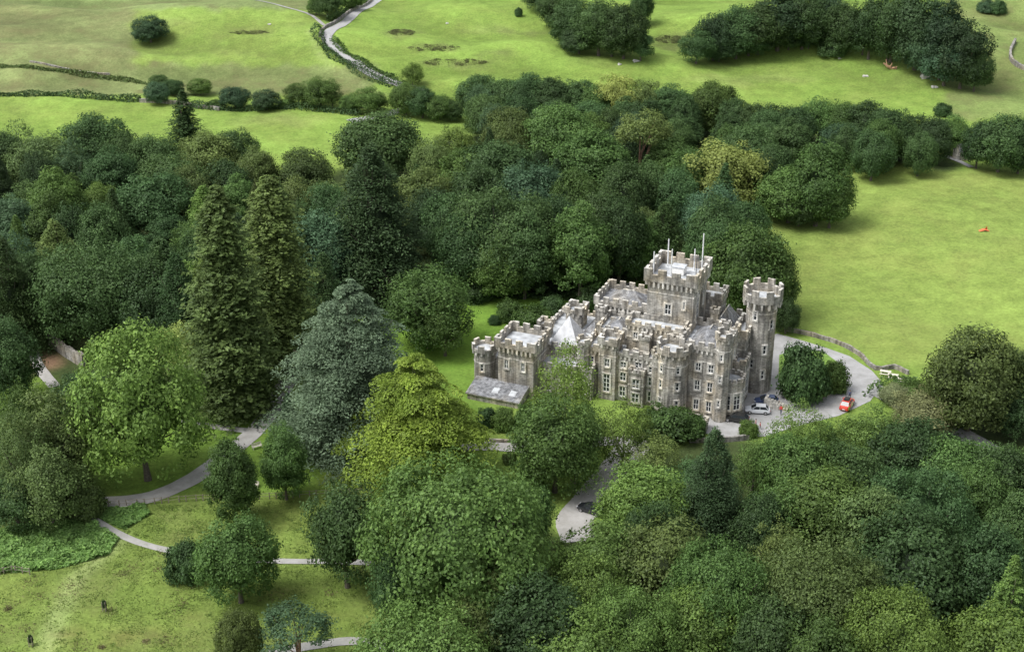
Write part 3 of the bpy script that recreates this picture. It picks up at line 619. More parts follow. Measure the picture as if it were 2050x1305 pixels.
for q in ((1085,-25,75,25),(1115,-20,80,60),(1150,0,85,98),(1200,-8,92,112),(1250,5,92,118),(1160,55,70,108),(1225,50,80,114),(1285,-25,48,52),(1283,62,50,122),(1180,20,80,70)): T(random.choice(['round','loose']),*q,random.choice(DK))
for q in ((1395,62,70,128),(1430,25,85,122),(1475,15,95,118),(1520,5,100,110),(1560,-14,105,102),(1610,-22,100,98),(1655,-20,80,85),(1580,52,60,100),(1500,60,80,112),(1440,75,60,124),(1620,55,40,98)): T(random.choice(['round','egg','loose']),*q,random.choice(DK))
T('round',1688,5,84,108,'dg'); T('shrub',1668,70,55,112,'dg')
for q in ((1745,-10,90,118),(1790,-25,105,125),(1840,-15,110,140),(1890,5,110,160),(1930,42,100,178),(1895,75,90,172),(1955,98,58,184),(1780,45,70,122),(1850,60,70,150),(1730,30,60,110)): T(random.choice(['round','egg','loose']),*q,random.choice(DK))
T('shrub',1975,-2,32,25,'bg'); T('shrub',1998,0,34,27,'dg'); T('shrub',1888,205,34,232,'dg'); T('shrub',1038,15,15,33,'dg'); T('shrub',1660,30,30,52,'mg')
for k,u,vt,w,b,t in (('round',313,165,46,208,'bg'),('round',318,150,40,178,'dg'),('round',345,160,44,190,'dg'),('round',400,158,42,190,'mg'),('round',470,173,58,218,'bg'),('round',533,180,52,221,'bg'),
    ('loose',596,168,55,212,'mg'),('loose',640,156,75,214,'mg'),('airy',664,170,50,216,'mg'),('round',700,190,45,224,'mg'),('loose',735,176,60,226,'mg'),('loose',755,185,45,225,'ol'),
    ('loose',825,127,46,172,'lg'),('round',812,166,60,230,'mg'),('round',845,176,60,236,'dg'),('round',880,190,56,240,'mg'),('round',905,202,40,242,'dg'),('shrub',430,200,30,216,'mg'),('shrub',575,196,30,214,'mg')): T(k,u,vt,w,b,t)
for k,u,vt,w,H,t in (('round',960,152,85,11,'dg'),('round',1010,160,90,11,'dg'),('round',1062,150,95,12,'dg'),('egg',1110,156,80,12,'dg'),('round',1155,160,80,11,'dg'),('round',1195,172,70,11,'mg'),
    ('loose',1290,160,80,13,'ol'),('round',1340,172,85,12,'dg'),('loose',1385,190,70,10,'mg'),('round',1425,165,95,14,'mg'),('round',1470,200,70,12,'dg'),('round',1500,205,70,12,'dg'),('round',1545,210,85,12,'dg'),('round',1590,215,80,12,'dg'),
    ('loose',1640,192,90,13,'mg'),('round',1690,205,80,12,'mg'),('round',1735,205,90,13,'dg'),('round',1785,215,90,14,'dg'),('round',1830,232,80,12,'dg'),('round',1865,235,70,12,'dk'),('loose',1905,232,80,10,'mg'),
    ('round',970,190,80,12,'dg'),('round',1040,195,85,12,'dg'),('round',1290,200,70,12,'dg')): T(k,u,vt,w,-H,t)
T('loose',1235,150,100,-14,'yg','yellow-green crown on the far edge of the wood')
for q in ((2005,232,115,345),(1960,245,70,338),(2045,240,80,348)): T('round',*q,'dg')
for k,u,vt,w,H,t in (('sparse',40,240,60,11,'ol'),('round',190,232,120,15,'dg'),('round',85,270,135,15,'ol'),('round',250,268,95,14,'dg'),('round',225,300,120,16,'dg'),('round',305,272,95,14,'dg'),('round',415,268,115,14,'ol'),
    ('loose',340,310,120,14,'dg'),('round',470,258,85,13,'dg'),('round',455,325,105,14,'dg'),('round',515,298,90,14,'ol'),('round',10,265,90,14,'dg'),('egg',30,395,110,16,'bg'),('egg',108,388,95,17,'mg'),('loose',150,400,100,17,'dg'),
    ('round',205,412,110,16,'dg'),('darkfir',120,440,170,20,'ol'),('round',310,350,150,16,'dg'),('loose',385,335,120,15,'ol'),('darkfir',330,470,190,22,'dg'),('darkfir',560,350,120,22,'dg'),
    ('round',610,300,110,14,'ol'),('loose',600,358,110,15,'ol'),('round',650,370,90,15,'dg'),('round',640,425,150,18,'bg'),('round',600,410,90,18,'dg'),('darkfir',650,500,130,18,'dg')): T(k,u,vt,w,-H,t)
T('spruce',370,180,92,305,'dg','dark pointed conifer rising from the left ridge of the wood')
T('sequoia',452,372,172,818,'ol','tallest narrow conifer beside the curving drive')
T('sequoia',552,350,140,740,'ol','second narrow conifer, just behind the drive, right of the tallest one')
T('big',195,490,220,690,'dg','broad dark tree in the left wood behind the olive tree')
T('round',75,500,110,660,'dg'); T('darkfir',20,470,150,700,'dg'); T('round',300,540,150,700,'dg'); T('darkfir',360,500,150,720,'dg')
T('round',10,640,120,810,'dg','dark rounded tree by the short lane at the left edge')
T('round',757,228,165,-17,'dg','large dark domed tree at the front of the upper pasture')
T('darkfir',745,285,270,590,'dk','huge shaggy near-black fir in the middle of the wood')
for k,u,vt,w,H,t in (('loose',865,278,90,15,'ol'),('round',850,340,120,16,'ol'),('loose',910,250,90,13,'lg'),('round',940,300,120,15,'mg'),('round',1020,218,110,15,'ol'),('round',1120,214,145,18,'mg'),('egg',1185,265,145,18,'mg'),
    ('pine',1285,218,90,20,'ol'),('egg',1340,262,75,15,'mg'),('round',1000,285,140,17,'dg'),('round',960,335,130,18,'dg'),('round',1060,335,150,18,'bg'),('round',1150,345,110,18,'mg'),('big',1000,385,210,20,'dg'),
    ('round',1110,400,130,17,'dg'),('round',900,390,120,17,'dg'),('round',1250,330,120,17,'dg'),('round',1200,380,130,18,'dg'),('round',1300,330,110,15,'dg'),('darkfir',1330,400,130,17,'dg'),
    ('round',1500,252,100,15,'dg'),('round',1540,290,80,14,'dg'),('round',1380,300,90,14,'mg'),('loose',1430,375,130,16,'bg'),('round',1490,400,90,14,'dg'),('round',1350,340,100,15,'dg')): T(k,u,vt,w,-H,t)
T('loose',1450,285,170,-17,'yg','cream-green tree in the wood behind the keep')
T('egg',1640,283,125,452,'mg','tall tree on the left edge of the hay field'); T('round',1582,338,125,445,'mg'); T('round',1665,345,80,456,'mg'); T('round',1600,375,90,452,'dg')
T('egg',1162,412,125,600,'mg','tall fresh tree at the wood edge left of the keep'); T('round',1240,398,110,570,'dg'); T('round',1285,440,80,560,'mg'); T('egg',1050,430,110,598,'dg'); T('round',940,430,130,585,'dg'); T('round',1000,470,130,595,'mg')
T('round',1495,455,160,640,'mg','round green tree behind the keep beside the hay field'); T('round',1430,440,110,600,'dg'); T('round',1545,490,90,640,'mg'); T('round',1575,598,50,668,'dg')
T('shrub',1020,600,55,640,'mg'); T('shrub',1068,612,75,655,'mg'); T('shrub',990,630,22,648,'dg'); T('shrub',1105,590,50,625,'dg'); T('shrub',950,560,60,600,'dg')
T('loose',855,540,165,695,'mg','wide green tree on the lawn right behind the cedar'); T('airy',890,590,100,712,'mg')
T('round',1275,500,60,560,'dg'); T('shrub',1185,575,60,620,'dg')
T('cedar',706,556,330,895,'blue','large blue-grey cedar with layered branches in front of the lawn')
T('gold',835,702,300,955,'gold','golden green spreading tree in front of the blue cedar')
T('olive',278,655,255,960,'lg','big olive green tree left of the curving drive'); T('airy',362,645,105,760,'yg'); T('airy',385,705,80,780,'lg')
T('spruce',578,785,45,858,'dk','small spiky dark conifer beside the drive and cedar')
T('egg',465,878,96,1045,'mg','rounded lawn tree standing over the curving drive'); T('egg',568,850,84,1000,'mg','slim lawn tree in front of the cedar'); T('round',612,840,40,905,'dg')
T('loose',690,960,145,1175,'dg','dark uneven tree over the thin meadow path'); T('round',475,1040,140,1205,'mg','round dense tree on the meadow by the path'); T('shrub',372,1085,80,1158,'dg','dark low bush left of the round meadow tree')
T('round',478,1222,90,1345,'ol','rounded tree at the bottom edge of the meadow'); T('pine',590,1222,130,1345,'bg','open blue-green pine at the bottom edge')
T('big',918,938,310,1235,'mg','largest dense domed tree in the foreground'); T('round',800,1090,110,1250,'dg'); T('round',1040,970,120,1120,'mg')
T('big',855,1248,290,-15,'mg','broad dark crown cut by the bottom edge'); 
for k,u,vt,w,b,t in (('airy',105,770,170,985,'ol'),('airy',40,820,130,1020,'ol'),('loose',95,900,150,1050,'ol'),('airy',50,760,110,960,'mg'),('round',165,750,110,860,'dg'),('round',30,950,120,1050,'dg'),('shrub',165,955,80,1030,'ol'),('loose',120,840,120,980,'ol')): T(k,u,vt,w,b,t)
T('airy',1132,690,135,900,'lg','tall loose tree screening the left front of the castle'); T('loose',1112,800,160,985,'mg'); T('airy',1170,800,90,935,'mg'); T('airy',1072,830,100,985,'mg'); T('shrub',1065,925,70,985,'mg'); T('airy',1150,860,110,985,'lg')
T('airy',1248,800,105,945,'lg'); T('shrub',1345,812,110,872,'mg'); T('shrub',1300,818,60,860,'lg'); T('shrub',1390,828,50,872,'mg'); T('airy',1310,868,110,965,'ol'); T('shrub',1010,815,50,858,'mg'); T('shrub',975,812,40,850,'dg'); T('shrub',1055,810,50,860,'mg')
T('shrub',1610,682,108,800,'dg','big dark rounded yew on the lawn island'); T('shrub',1672,722,50,782,'mg'); T('shrub',1500,838,40,872,'lg'); T('shrub',1020,905,30,925,'ol')
T('darkfir',1425,852,175,1105,'dk','dark pointed conifer below the forecourt')
for k,u,vt,w,b,t in (('round',1290,935,160,1090,'lg'),('airy',1600,806,110,960,'lg'),('airy',1650,835,100,960,'mg'),('round',1560,870,110,1010,'mg'),('airy',1750,815,140,960,'mg'),('loose',1845,782,120,870,'ff'),('round',1790,772,60,805,'ff'),('shrub',1830,765,70,800,'mg'),
    ('round',1950,665,170,862,'ol'),('round',2035,700,90,850,'dg'),('round',2030,755,110,870,'dg'),('airy',1510,872,90,1010,'mg'),('shrub',1720,842,70,885,'lg'),('airy',1690,840,90,950,'lg'),('shrub',1900,815,60,850,'mg')): T(k,u,vt,w,b,t)
for k,u,vt,w,H,t in (('round',1830,848,180,13,'dg'),('round',1900,885,150,13,'mg'),('round',2000,900,150,14,'dg'),('round',1610,885,140,13,'mg'),('round',1700,900,160,13,'dg'),('big',1840,950,220,16,'dg'),('round',1960,930,130,14,'mg'),('egg',2025,990,120,16,'dg'),
    ('airy',1560,955,130,14,'mg'),('round',1650,950,180,14,'mg'),('round',1750,990,180,15,'ol'),('loose',1210,1055,170,12,'mg'),('loose',1330,1050,190,14,'ol'),('big',1440,1095,210,17,'mg'),('big',1640,1090,240,18,'ol'),
    ('round',1830,1040,220,17,'dg'),('egg',1975,1060,150,17,'dg'),('loose',1010,1115,150,12,'ol'),('airy',1090,1085,150,11,'lg'),('round',1080,1165,190,14,'dg'),('loose',950,1200,160,12,'ol'),('big',1270,1185,200,14,'lg'),('round',1400,1180,180,13,'lg'),
    ('round',1540,1200,160,14,'dg'),('big',1790,1195,230,17,'lg'),('loose',1170,1225,200,13,'lg'),('round',1640,1250,180,14,'mg'),('round',1990,1230,180,14,'lg'),('airy',1550,1040,120,15,'ol'),('egg',1520,985,110,13,'dg'),('round',1310,1010,130,13,'dg')): T(k,u,vt,w,-H,t)
T('spruce',2012,1110,130,-19,'lg','light green pointed conifer near the bottom right')
def fill(poly,n,Hr,kinds,tints,wr=(8,12),sep=.40,seed=1):
    rng=random.Random(seed); us=[p[0] for p in poly]; vs_=[p[1] for p in poly]; c=0
    for _ in range(n):
        u=rng.uniform(min(us),max(us)); v=min(vs_)+(max(vs_)-min(vs_))*rng.random()**1.4
        if not inpoly(np.array(u),np.array(v),poly): continue
        H=rng.uniform(*Hr); z=H
        for _k in range(12): p=P(u,v,z); z=z+.7*(h(p[0],p[1])+H-z)
        w=rng.uniform(*wr)
        if any((p[0]-t['x'])**2+(p[1]-t['y'])**2<(sep*(w+t['w']))**2 for t in TREES): continue
        if any((p[0]-a)**2+(p[1]-b)**2<(w*.35+r)**2 for a,b,r in ROADPTS): continue
        addtree(rng.choice(kinds),p[0],p[1],H,w,rng.choice(tints)); c+=1
    return c
F1=[(-120,285),(100,275),(300,300),(500,320),(560,360),(640,370),(700,300),(860,290),(940,270),(1000,245),(1250,215),(1330,270),(1480,300),(1500,330),(1500,400),(1460,440),(1280,460),(1200,440),(1080,455),(900,450),(760,480),(640,500),(590,520),(350,540),(200,540),(0,540),(-120,540)]
F2=[(945,165),(1150,168),(1350,185),(1480,215),(1870,245),(1890,275),(1700,262),(1520,262),(1300,235),(950,225)]
F3=[(1290,970),(1330,930),(1400,925),(1600,885),(1780,860),(1860,850),(1900,890),(2200,880),(2250,1520),(800,1520),(880,1300),(930,1220),(1010,1140),(1130,1110),(1240,1090)]
n1=fill(F2,1500,(9,13),['round','egg','loose'],['dg','dg','mg','bg'],(8,12),.40,1)
n2=fill(F1,3500,(11,18),['round','egg','loose','loose','darkfir','airy','spruce'],['dg','dg','mg','ol','bg','mg','dk','lg'],(8,15),.40,2)
n3=fill(F3,3500,(8,15),['round','egg','loose','airy','loose'],['dg','mg','ol','mg','lg','dg'],(8,14),.41,3)
print('fill',n1,n2,n3,'total',len(TREES))
def lab(t,u,v):
    best=min(LM,key=lambda q:(q[1]-u)**2+(q[2]-v)**2); dx=u-best[1]; dy=v-best[2]; d=hypot(dx,dy)
    hz='left' if dx<-25 else ('right' if dx>25 else ''); vt='above' if dy<-25 else ('below' if dy>25 else '')
    rel={('left','above'):'above left of',('right','above'):'above right of',('left','below'):'below left of',('right','below'):'below right of',('left',''):'left of',('right',''):'right of',('','above'):'above',('','below'):'below',('',''):'right at'}[(hz,vt)]
    dist='just ' if d<80 else ('' if d<160 else 'well ')
    if rel=='right at': dist=''
    return f"{TN[t['t']]} {KN[t['k']]} {dist}{rel} {best[0]}"
labs={}
for t in TREES:
    u,v,d=proj(t['x'],t['y'],h(t['x'],t['y'])+t['H']*.55); t['u']=u
    if not t['l']: t['a']=lab(t,u,v); labs.setdefault(t['a'],[]).append(t)
ORD=['leftmost','second','third','fourth','fifth','sixth','seventh','eighth','ninth','tenth']
for k,L in labs.items():
    L.sort(key=lambda t:t['u'])
    for i,t in enumerate(L): 
        if len(L)==1: t['l']=k
        elif len(L)==2: t['l']=k+(', left one' if i==0 else ', right one')
        else: t['l']=k+(', leftmost' if i==0 else (', rightmost' if i==len(L)-1 else ', '+ORD[min(i,9)]+' from left'))
cnt={}
rr_=random.Random(11)
for t in TREES:
    k=t['k']; i=cnt.get(k,0); cnt[k]=i+1; me,tr,W,H=PR[k][i%len(PR[k])]
    nm=NM.get(k,'broadleaf_tree'); z=h(t['x'],t['y'])
    grp='bushes on the grounds' if k=='shrub' else ('conifers in the grounds' if nm!='broadleaf_tree' else 'broadleaf trees of the estate')
    e=empty(nm,(t['x'],t['y'],z-.1),t['l'],'bush' if k=='shrub' else 'tree',grp,rr_.uniform(0,2*pi))
    sx=t['w']/W; sz=t['H']/H; e.scale=(sx*rr_.uniform(.90,1.1),sx*rr_.uniform(.90,1.1),sz)
    b=bpy.data.objects.new('stem' if k=='shrub' else 'trunk',tr); link(b,e)
    c=bpy.data.objects.new('foliage' if k=='shrub' else 'crown',me); link(c,e)
    tc=TINT[t['t']]; f=rr_.uniform(.74,1.34) if k not in ('cedar','gold') else 1.; g=rr_.uniform(.93,1.08); c.color=(tc[0]*f*g,tc[1]*f,tc[2]*f/g,1)
# ---------------------------------------------------------------- hedges, walls, fences
def hedge(px,w,hg,label,col,seed,name='hedge',dens=40):
    L=spline([G(u,v)[:2] for u,v in px],.8); rng=np.random.default_rng(seed); T_=np.gradient(L,axis=0); T_/=np.linalg.norm(T_,axis=1)[:,None]
    idx=rng.integers(0,len(L),len(L)*dens); a=rng.uniform(0,pi,len(idx)); k=1+.3*np.sin(idx*.35)+.25*np.sin(idx*.13+2)
    off=np.cos(a)*w/2*k; zz=np.sin(a)*hg*k*rng.uniform(.75,1.05,len(idx)); Nn=np.stack([-T_[idx][:,1],T_[idx][:,0]],1)
    xy=L[idx]+Nn*off[:,None]+rng.normal(size=(len(idx),2))*.25; z=hh(xy[:,0],xy[:,1])+zz
    nr=np.stack([Nn[:,0]*np.cos(a),Nn[:,1]*np.cos(a),np.sin(a)+.3],1)
    o0=(L[0][0],L[0][1],h(*L[0])); me=leafmesh(name,np.stack([xy[:,0],xy[:,1],z],1)-np.array(o0),nr,.3,rng.uniform(.7,1.3,len(idx)),rng)
    o=link(bpy.data.objects.new(name,me)); o.location=o0; o.color=(*col,1); return tag(o,label,'hedge','field hedges')
hedge([(632,62),(645,88),(672,118),(720,146),(770,168),(815,180)],2.2,2.0,'hedge along the lower side of the far lane',TINT['dg'],1)
hedge([(668,82),(700,112),(745,138),(790,158)],1.4,1.3,'thin hedge on the upper side of the far lane bend',TINT['mg'],2)
hedge([(660,45),(700,22),(735,2)],1.6,1.8,'short hedge beside the lane near the top edge',TINT['dg'],3)
hedge([(-60,192),(60,192),(150,194),(280,203)],1.8,1.6,'long straight hedge at the left side of the mid pasture',TINT['dg'],4)
hedge([(385,215),(470,222),(560,218),(640,222),(720,232)],1.8,1.5,'low hedge under the row of small field trees',TINT['dg'],5)
hedge([(-40,128),(60,136),(140,146),(240,160),(300,170)],1.4,.8,'faint rushy hedge line across the left moor',TINT['ol'],6)
hedge([(1750,800),(1790,775),(1830,768)],3,2.0,'clipped hedge by the outer bend of the forecourt',TINT['mg'],7)
def swall(px,w,hg,label,name='stone_wall'):
    L=spline([G(u,v)[:2] for u,v in px],1.0); T_=np.gradient(L,axis=0); T_/=np.linalg.norm(T_,axis=1)[:,None]; mb=MB(); rows=[]
    for i,(p,t) in enumerate(zip(L,T_)):
        n=np.array((-t[1],t[0])); z=h(*p); hv=hg*(1+.08*sin(i*1.7)+.06*sin(i*.6)); a=p+n*w/2; b=p-n*w/2
        rows.append([(a[0],a[1],z-.3),(a[0],a[1],z+hv),(b[0],b[1],z+hv),(b[0],b[1],z-.3)])
    for i in range(len(rows)-1):
        for k in range(3): mb.face([rows[i][k],rows[i+1][k],rows[i+1][k+1],rows[i][k+1]])
    mb.face(rows[0]); mb.face(rows[-1][::-1])
    o=mb.build(name,[WALLST],None,(L[0][0],L[0][1],h(*L[0]))); return tag(o,label,'wall')
swall([(1570,662),(1620,672),(1680,690),(1720,712),(1752,740),(1790,738),(1818,750)],.45,.8,'low dry stone wall between the forecourt and hay field')
swall([(100,690),(130,712),(170,737)],.6,2.6,'curved pale garden wall at the left edge of the wood')
swall([(-20,640),(20,636),(45,665)],.6,2.0,'pale garden wall piece at the far left edge')
swall([(2032,85),(2022,108),(2028,128),(2060,145)],.7,1.3,'grey stone wall on the far right hillside')
swall([(745,2),(690,34),(650,58),(640,75)],.6,1.0,'stone wall beside the top of the far lane')
swall([(950,882),(1000,885),(1052,888)],.4,.55,'retaining wall above the drive below the left wing')
swall([(60,125),(130,139),(220,150)],.5,.45,'broken field wall on the left moor')
swall([(280,205),(340,208),(440,222)],.6,1.0,'field wall linking the two hedges behind the pointed conifer')
swall([(1500,880),(1440,885),(1380,885)],.4,.9,'low wall edging the front of the forecourt')
def fence(px,label,n,hg=1.1,rails=2):
    L=spline([G(u,v)[:2] for u,v in px],.5); ix=np.linspace(0,len(L)-1,n).astype(int); p0=L[0]; e=empty('fence',(p0[0],p0[1],h(*p0)),label,'fence'); 
    for i in ix:
        p=L[i]; z=h(*p); mb=MB(); mb.box((p[0],p[1],z+hg/2-.1),.13,.13,hg+.2); mb.build('post',[WOOD],e,e.location)
    for r in range(rails):
        mb=MB(); mb.tube([(L[i][0],L[i][1],h(*L[i])+hg*(.45+.45*r)) for i in ix],[.035]*len(ix),4); mb.build('rail',[WOOD],e,e.location)
fence([(190,1016),(290,1010),(400,1002),(500,1000),(600,995),(700,990),(800,988)],'post and wire fence between the lawn and rough meadow',38)
fence([(0,1150),(25,1145),(60,1150)],'short wooden fence at the left edge of the meadow',6)
fence([(1000,845),(1040,848),(1090,842)],'fence on the slope below the lean-to',9)
for (u,v,l) in ((210,1222,'dark sapling guard standing alone in the meadow'),(63,1292,'dark sapling guard near the lowest left corner')):
    g=G(u,v); e=empty('tree_guard',g,l,'tree guard','sapling guards in the meadow')
    mb=MB(); 
    for a in range(4): x=.3*cos(pi/4+a*pi/2); y=.3*sin(pi/4+a*pi/2); mb.box((x,y,.75),.08,.08,1.5)
    for z in (.4,.9,1.35):
        mb.box((0,-.22,z),.5,.04,.06); mb.box((0,.22,z),.5,.04,.06); mb.box((-.22,0,z),.04,.5,.06); mb.box((.22,0,z),.04,.5,.06)
    o=mb.build('frame',[WOOD],e)
    me=PR['shrub'][0][0]; o=bpy.data.objects.new('sapling',me); link(o,e); o.scale=(.13,.13,.35); o.location=(0,0,.5); o.color=(*TINT['dk'],1)
def bench(u,v,rz,l):
    g=G(u,v); e=empty('bench',g,l,'bench','pale benches on the lawn',rz)
    mb=MB()
    for k in range(4): mb.box((0,-.22+k*.14,.45),1.7,.11,.04)
    mb.build('seat',[PALEW],e); mb=MB()
    for k in range(3): mb.box((0,.28,.6+k*.14),1.7,.03,.1)
    mb.build('backrest',[PALEW],e)
    for s in (-.75,.75):
        mb=MB(); mb.box((s,-.2,.215),.07,.07,.43); mb.box((s,.28,.45),.07,.06,.9); mb.box((s,.04,.62),.06,.5,.05); mb.build('leg',[PALEW],e)
bench(515,897,R(35),'pale bench by the drive near the walking person'); bench(508,974,R(-15),'pale bench on the lawn below the slim trees')
def picnic(u,v,rz,l):
    g=G(u,v); e=empty('picnic_table',g,l,'picnic table','picnic tables outside the wall',rz)
    mb=MB(); 
    for k in range(5): mb.box((0,-.32+k*.16,.74),1.9,.13,.04)
    mb.build('tabletop',[PALEW],e)
    for s in (-.72,.72): mb=MB(); mb.box((0,s,.44),1.9,.26,.04); mb.build('seat',[PALEW],e)
    for s in (-.7,.7):
        mb=MB(); mb.box((s,0,.4),.08,1.6,.08); mb.tube([(s,-.6,0),(s,-.25,.72)],[.05,.05],4); mb.tube([(s,.6,0),(s,.25,.72)],[.05,.05],4); mb.build('leg',[PALEW],e)
for u,v,l in ((1772,750,'picnic table nearest the drive bend'),(1787,757,'middle picnic table of the three'),(1800,764,'lowest picnic table of the three')): picnic(u,v,R(-20),l)
# ---------------------------------------------------------------- cars
def paintm(name,c): 
    m=simple(name,c,.3,0,.03); m.node_tree.nodes['Principled BSDF'].inputs['Coat Weight'].default_value=.5; return m
def car(u,v,rz,colr,label,suv=0,stripe=None):
    g=G(u,v)
    e=empty('parked_car',(g[0],g[1],g[2]+.08),label,'car','cars around the castle',rz); pm=paintm('car_paint',colr); hs=1+.14*suv
    ST=[(-2.12,.42,.72,.66),(-2.02,.28,.88,.78),(-1.5,.22,.95,.86),(-.5,.20,.94,.88),(.7,.20,.93,.88),(1.4,.22,.86,.86),(1.95,.26,.74,.78),(2.12,.38,.60,.64)]
    mb=MB(); rings=[]
    for x,zb,zs,w in ST:
        zs*=hs; m=(zb+zs)/2
        rings.append([(x,-w*.8,zb),(x,-w,zb+.12),(x,-w,m+.1),(x,-w*.93,zs-.05),(x,-w*.78,zs),(x,w*.78,zs),(x,w*.93,zs-.05),(x,w,m+.1),(x,w,zb+.12),(x,w*.8,zb)])
    for i in range(len(rings)-1):
        for k in range(10): mb.face([rings[i][k],rings[i][(k+1)%10],rings[i+1][(k+1)%10],rings[i+1][k]][::-1], 1 if (stripe and k in (1,2,6,7) and i in (1,3,5)) else 0)
    mb.face(rings[0]); mb.face(rings[-1][::-1])
    mats=[pm,paintm('car_stripe',stripe or colr)]
    body=mb.build('body',mats,e,smooth=False)
    zr=1.42*hs; zs=.93*hs; mb=MB()
    lo=[(-1.85,-.76,zs-.02),(1.15,-.76,zs-.08),(1.15,.76,zs-.08),(-1.85,.76,zs-.02)]; hi=[(-1.3,-.58,zr),(.25,-.58,zr),(.25,.58,zr),(-1.3,.58,zr)]
    for i in range(4): j=(i+1)%4; mb.face([lo[i],lo[j],hi[j],hi[i]])
    mb.face(hi); mb.build('windows',[GLASS],e)
    mb=MB(); mb.prism([(-1.34,-.6),(.3,-.6),(.3,.6),(-1.34,.6)],zr-.03,zr+.04,0,bot=True)
    for s in (-1,1):
        for (x0,x1) in ((-1.85,-1.3),(1.15,.27),(-.35,-.35)): mb.tube([(x0,s*.77,zs-.02),(x1,s*.6,zr)],[.045,.04],5)
    mb.build('roof',[pm],e)
    for x in (-1.32,1.32):
        for s in (-1,1):
            mb=MB(); mb.tube([(x,s*.70,.32),(x,s*.90,.32)],[.32,.32],16); w=mb.build('wheel',[TYRE],e)
            mb=MB(); mb.tube([(x,s*.88,.32),(x,s*.915,.32)],[.2,.19],12); mb.build('rim',[RIM],w)
    for s in (-1,1):
        mb=MB(); mb.box((2.03,s*.55,.62*hs),.16,.26,.13); mb.build('headlight',[LAMPM],e)
        mb=MB(); mb.box((-2.06,s*.62,.74*hs),.1,.18,.2); mb.build('tail_light',[REDL],e)
        mb=MB(); mb.box((.75,s*.96,.98*hs),.12,.2,.13); mb.build('wing_mirror',[pm],e)
        mb=MB(); mb.box((2.125*s,0,.48),.03,.5,.11); mb.build('number_plate',[WHITE],e)
    return e
car(1516,826,R(172),(.62,.64,.67),'silver car parked in front of the castle bays')
car(1534,808,R(178),(.03,.05,.12),'dark blue car parked behind the silver car')
car(1474,843,R(160),(.02,.02,.02),'black car tucked beside the low crenellated porch wall')
rc=car(1695,815,R(62),(.62,.05,.03),'red car with yellow-green side stripes on the forecourt bend',1,(.55,.62,.08))
mb=MB(); mb.box((-.5,0,1.78),1.2,.9,.2); mb.box((-.5,0,1.92),.9,.6,.1); mb.build('roof_box',[TYRE],rc)
car(1183,1025,R(150),(.02,.022,.026),'black car on the bend of the lower drive among trees')
# ---------------------------------------------------------------- people
def clothm(name,top,leg,skin=(.45,.28,.2)):
    m,nt,b=mat(name); b.inputs['Roughness'].default_value=.85; tc=N(nt,'ShaderNodeTexCoord'); s=N(nt,'ShaderNodeSeparateXYZ'); nt.links.new(tc.outputs['Object'],s.inputs[0])
    r=N(nt,'ShaderNodeValToRGB'); r.color_ramp.interpolation='CONSTANT'; d=N(nt,'ShaderNodeMath',operation='DIVIDE'); d.inputs[1].default_value=1.8; nt.links.new(s.outputs[2],d.inputs[0]); nt.links.new(d.outputs[0],r.inputs[0])
    E=r.color_ramp.elements; E[0].color=(.03,.025,.02,1); E[1].position=.045; E[1].color=(*leg,1); x=E.new(.52); x.color=(*top,1); x=E.new(.835); x.color=(*skin,1)
    nt.links.new(r.outputs[0],b.inputs['Base Color']); return m
def person(u,v,rz,top,leg,label,hair=(.05,.03,.02),sc=1.,st=.22):
    g=G(u,v); e=empty('person',(g[0],g[1],g[2]+.1),label,'person','visitors outside the castle',rz); e.scale=(sc,sc,sc)
    V=[(0,0,.95),(0,0,1.15),(0,.01,1.38),(0,.01,1.50),(0,-.01,1.60),(0,-.01,1.70),
       (.1,0,.9),(.1,-st*.6,.5),(.1,-st,.08),(.1,-st-.14,.04),(-.1,0,.9),(-.1,st*.2,.5),(-.1,st,.1),(-.1,st-.13,.04),
       (.2,.01,1.40),(.25,.08,1.12),(.25,-.02,.88),(.25,-.05,.78),(-.2,.01,1.40),(-.25,-.06,1.12),(-.25,-.18,.92),(-.25,-.22,.83)]
    Rr=[.14,.13,.15,.06,.095,.09,.09,.06,.045,.035,.09,.06,.045,.035,.065,.05,.036,.04,.065,.05,.036,.04]
    E=[(0,1),(1,2),(2,3),(3,4),(4,5),(0,6),(6,7),(7,8),(8,9),(0,10),(10,11),(11,12),(12,13),(2,14),(14,15),(15,16),(16,17),(2,18),(18,19),(19,20),(20,21)]
    me=bpy.data.meshes.new('body'); me.from_pydata(V,E,[]); o=bpy.data.objects.new('body',me); link(o,e)
    sk=o.modifiers.new('s','SKIN'); 
    if not len(me.skin_vertices): 
        bm=__import__('bmesh').new(); bm.from_mesh(me); bm.verts.layers.skin.verify(); bm.to_mesh(me); bm.free()
    for i,r in enumerate(Rr): me.skin_vertices[0].data[i].radius=(r,r)
    me.skin_vertices[0].data[0].use_root=True
    sub=o.modifiers.new('u','SUBSURF'); sub.levels=2; sub.render_levels=2; me.materials.append(clothm('clothes',top,leg))
    V,F=ellip((0,.012,1.70),(.10,.11,.095),10,6); hm=bpy.data.meshes.new('hair'); hm.from_pydata(V.tolist(),[],F.tolist()); hm.materials.append(simple('hair_colour',hair)); link(bpy.data.objects.new('hair',hm),e)
person(517,866,R(20),(.02,.022,.03),(.02,.02,.03),'person in dark clothes walking on the curving drive')
person(1563,830,R(-30),(.55,.06,.05),(.05,.06,.1),'person in a red top beside the forecourt steps')
person(1512,858,R(60),(.6,.35,.33),(.08,.09,.14),'person in a pale pink top in front of the silver car')
person(1521,860,R(80),(.5,.08,.08),(.3,.3,.32),'smaller person in a red top next to the pink-topped person',sc=.8)
person(1700,800,R(10),(.1,.12,.2),(.04,.04,.05),'person in dark blue behind the red striped car')
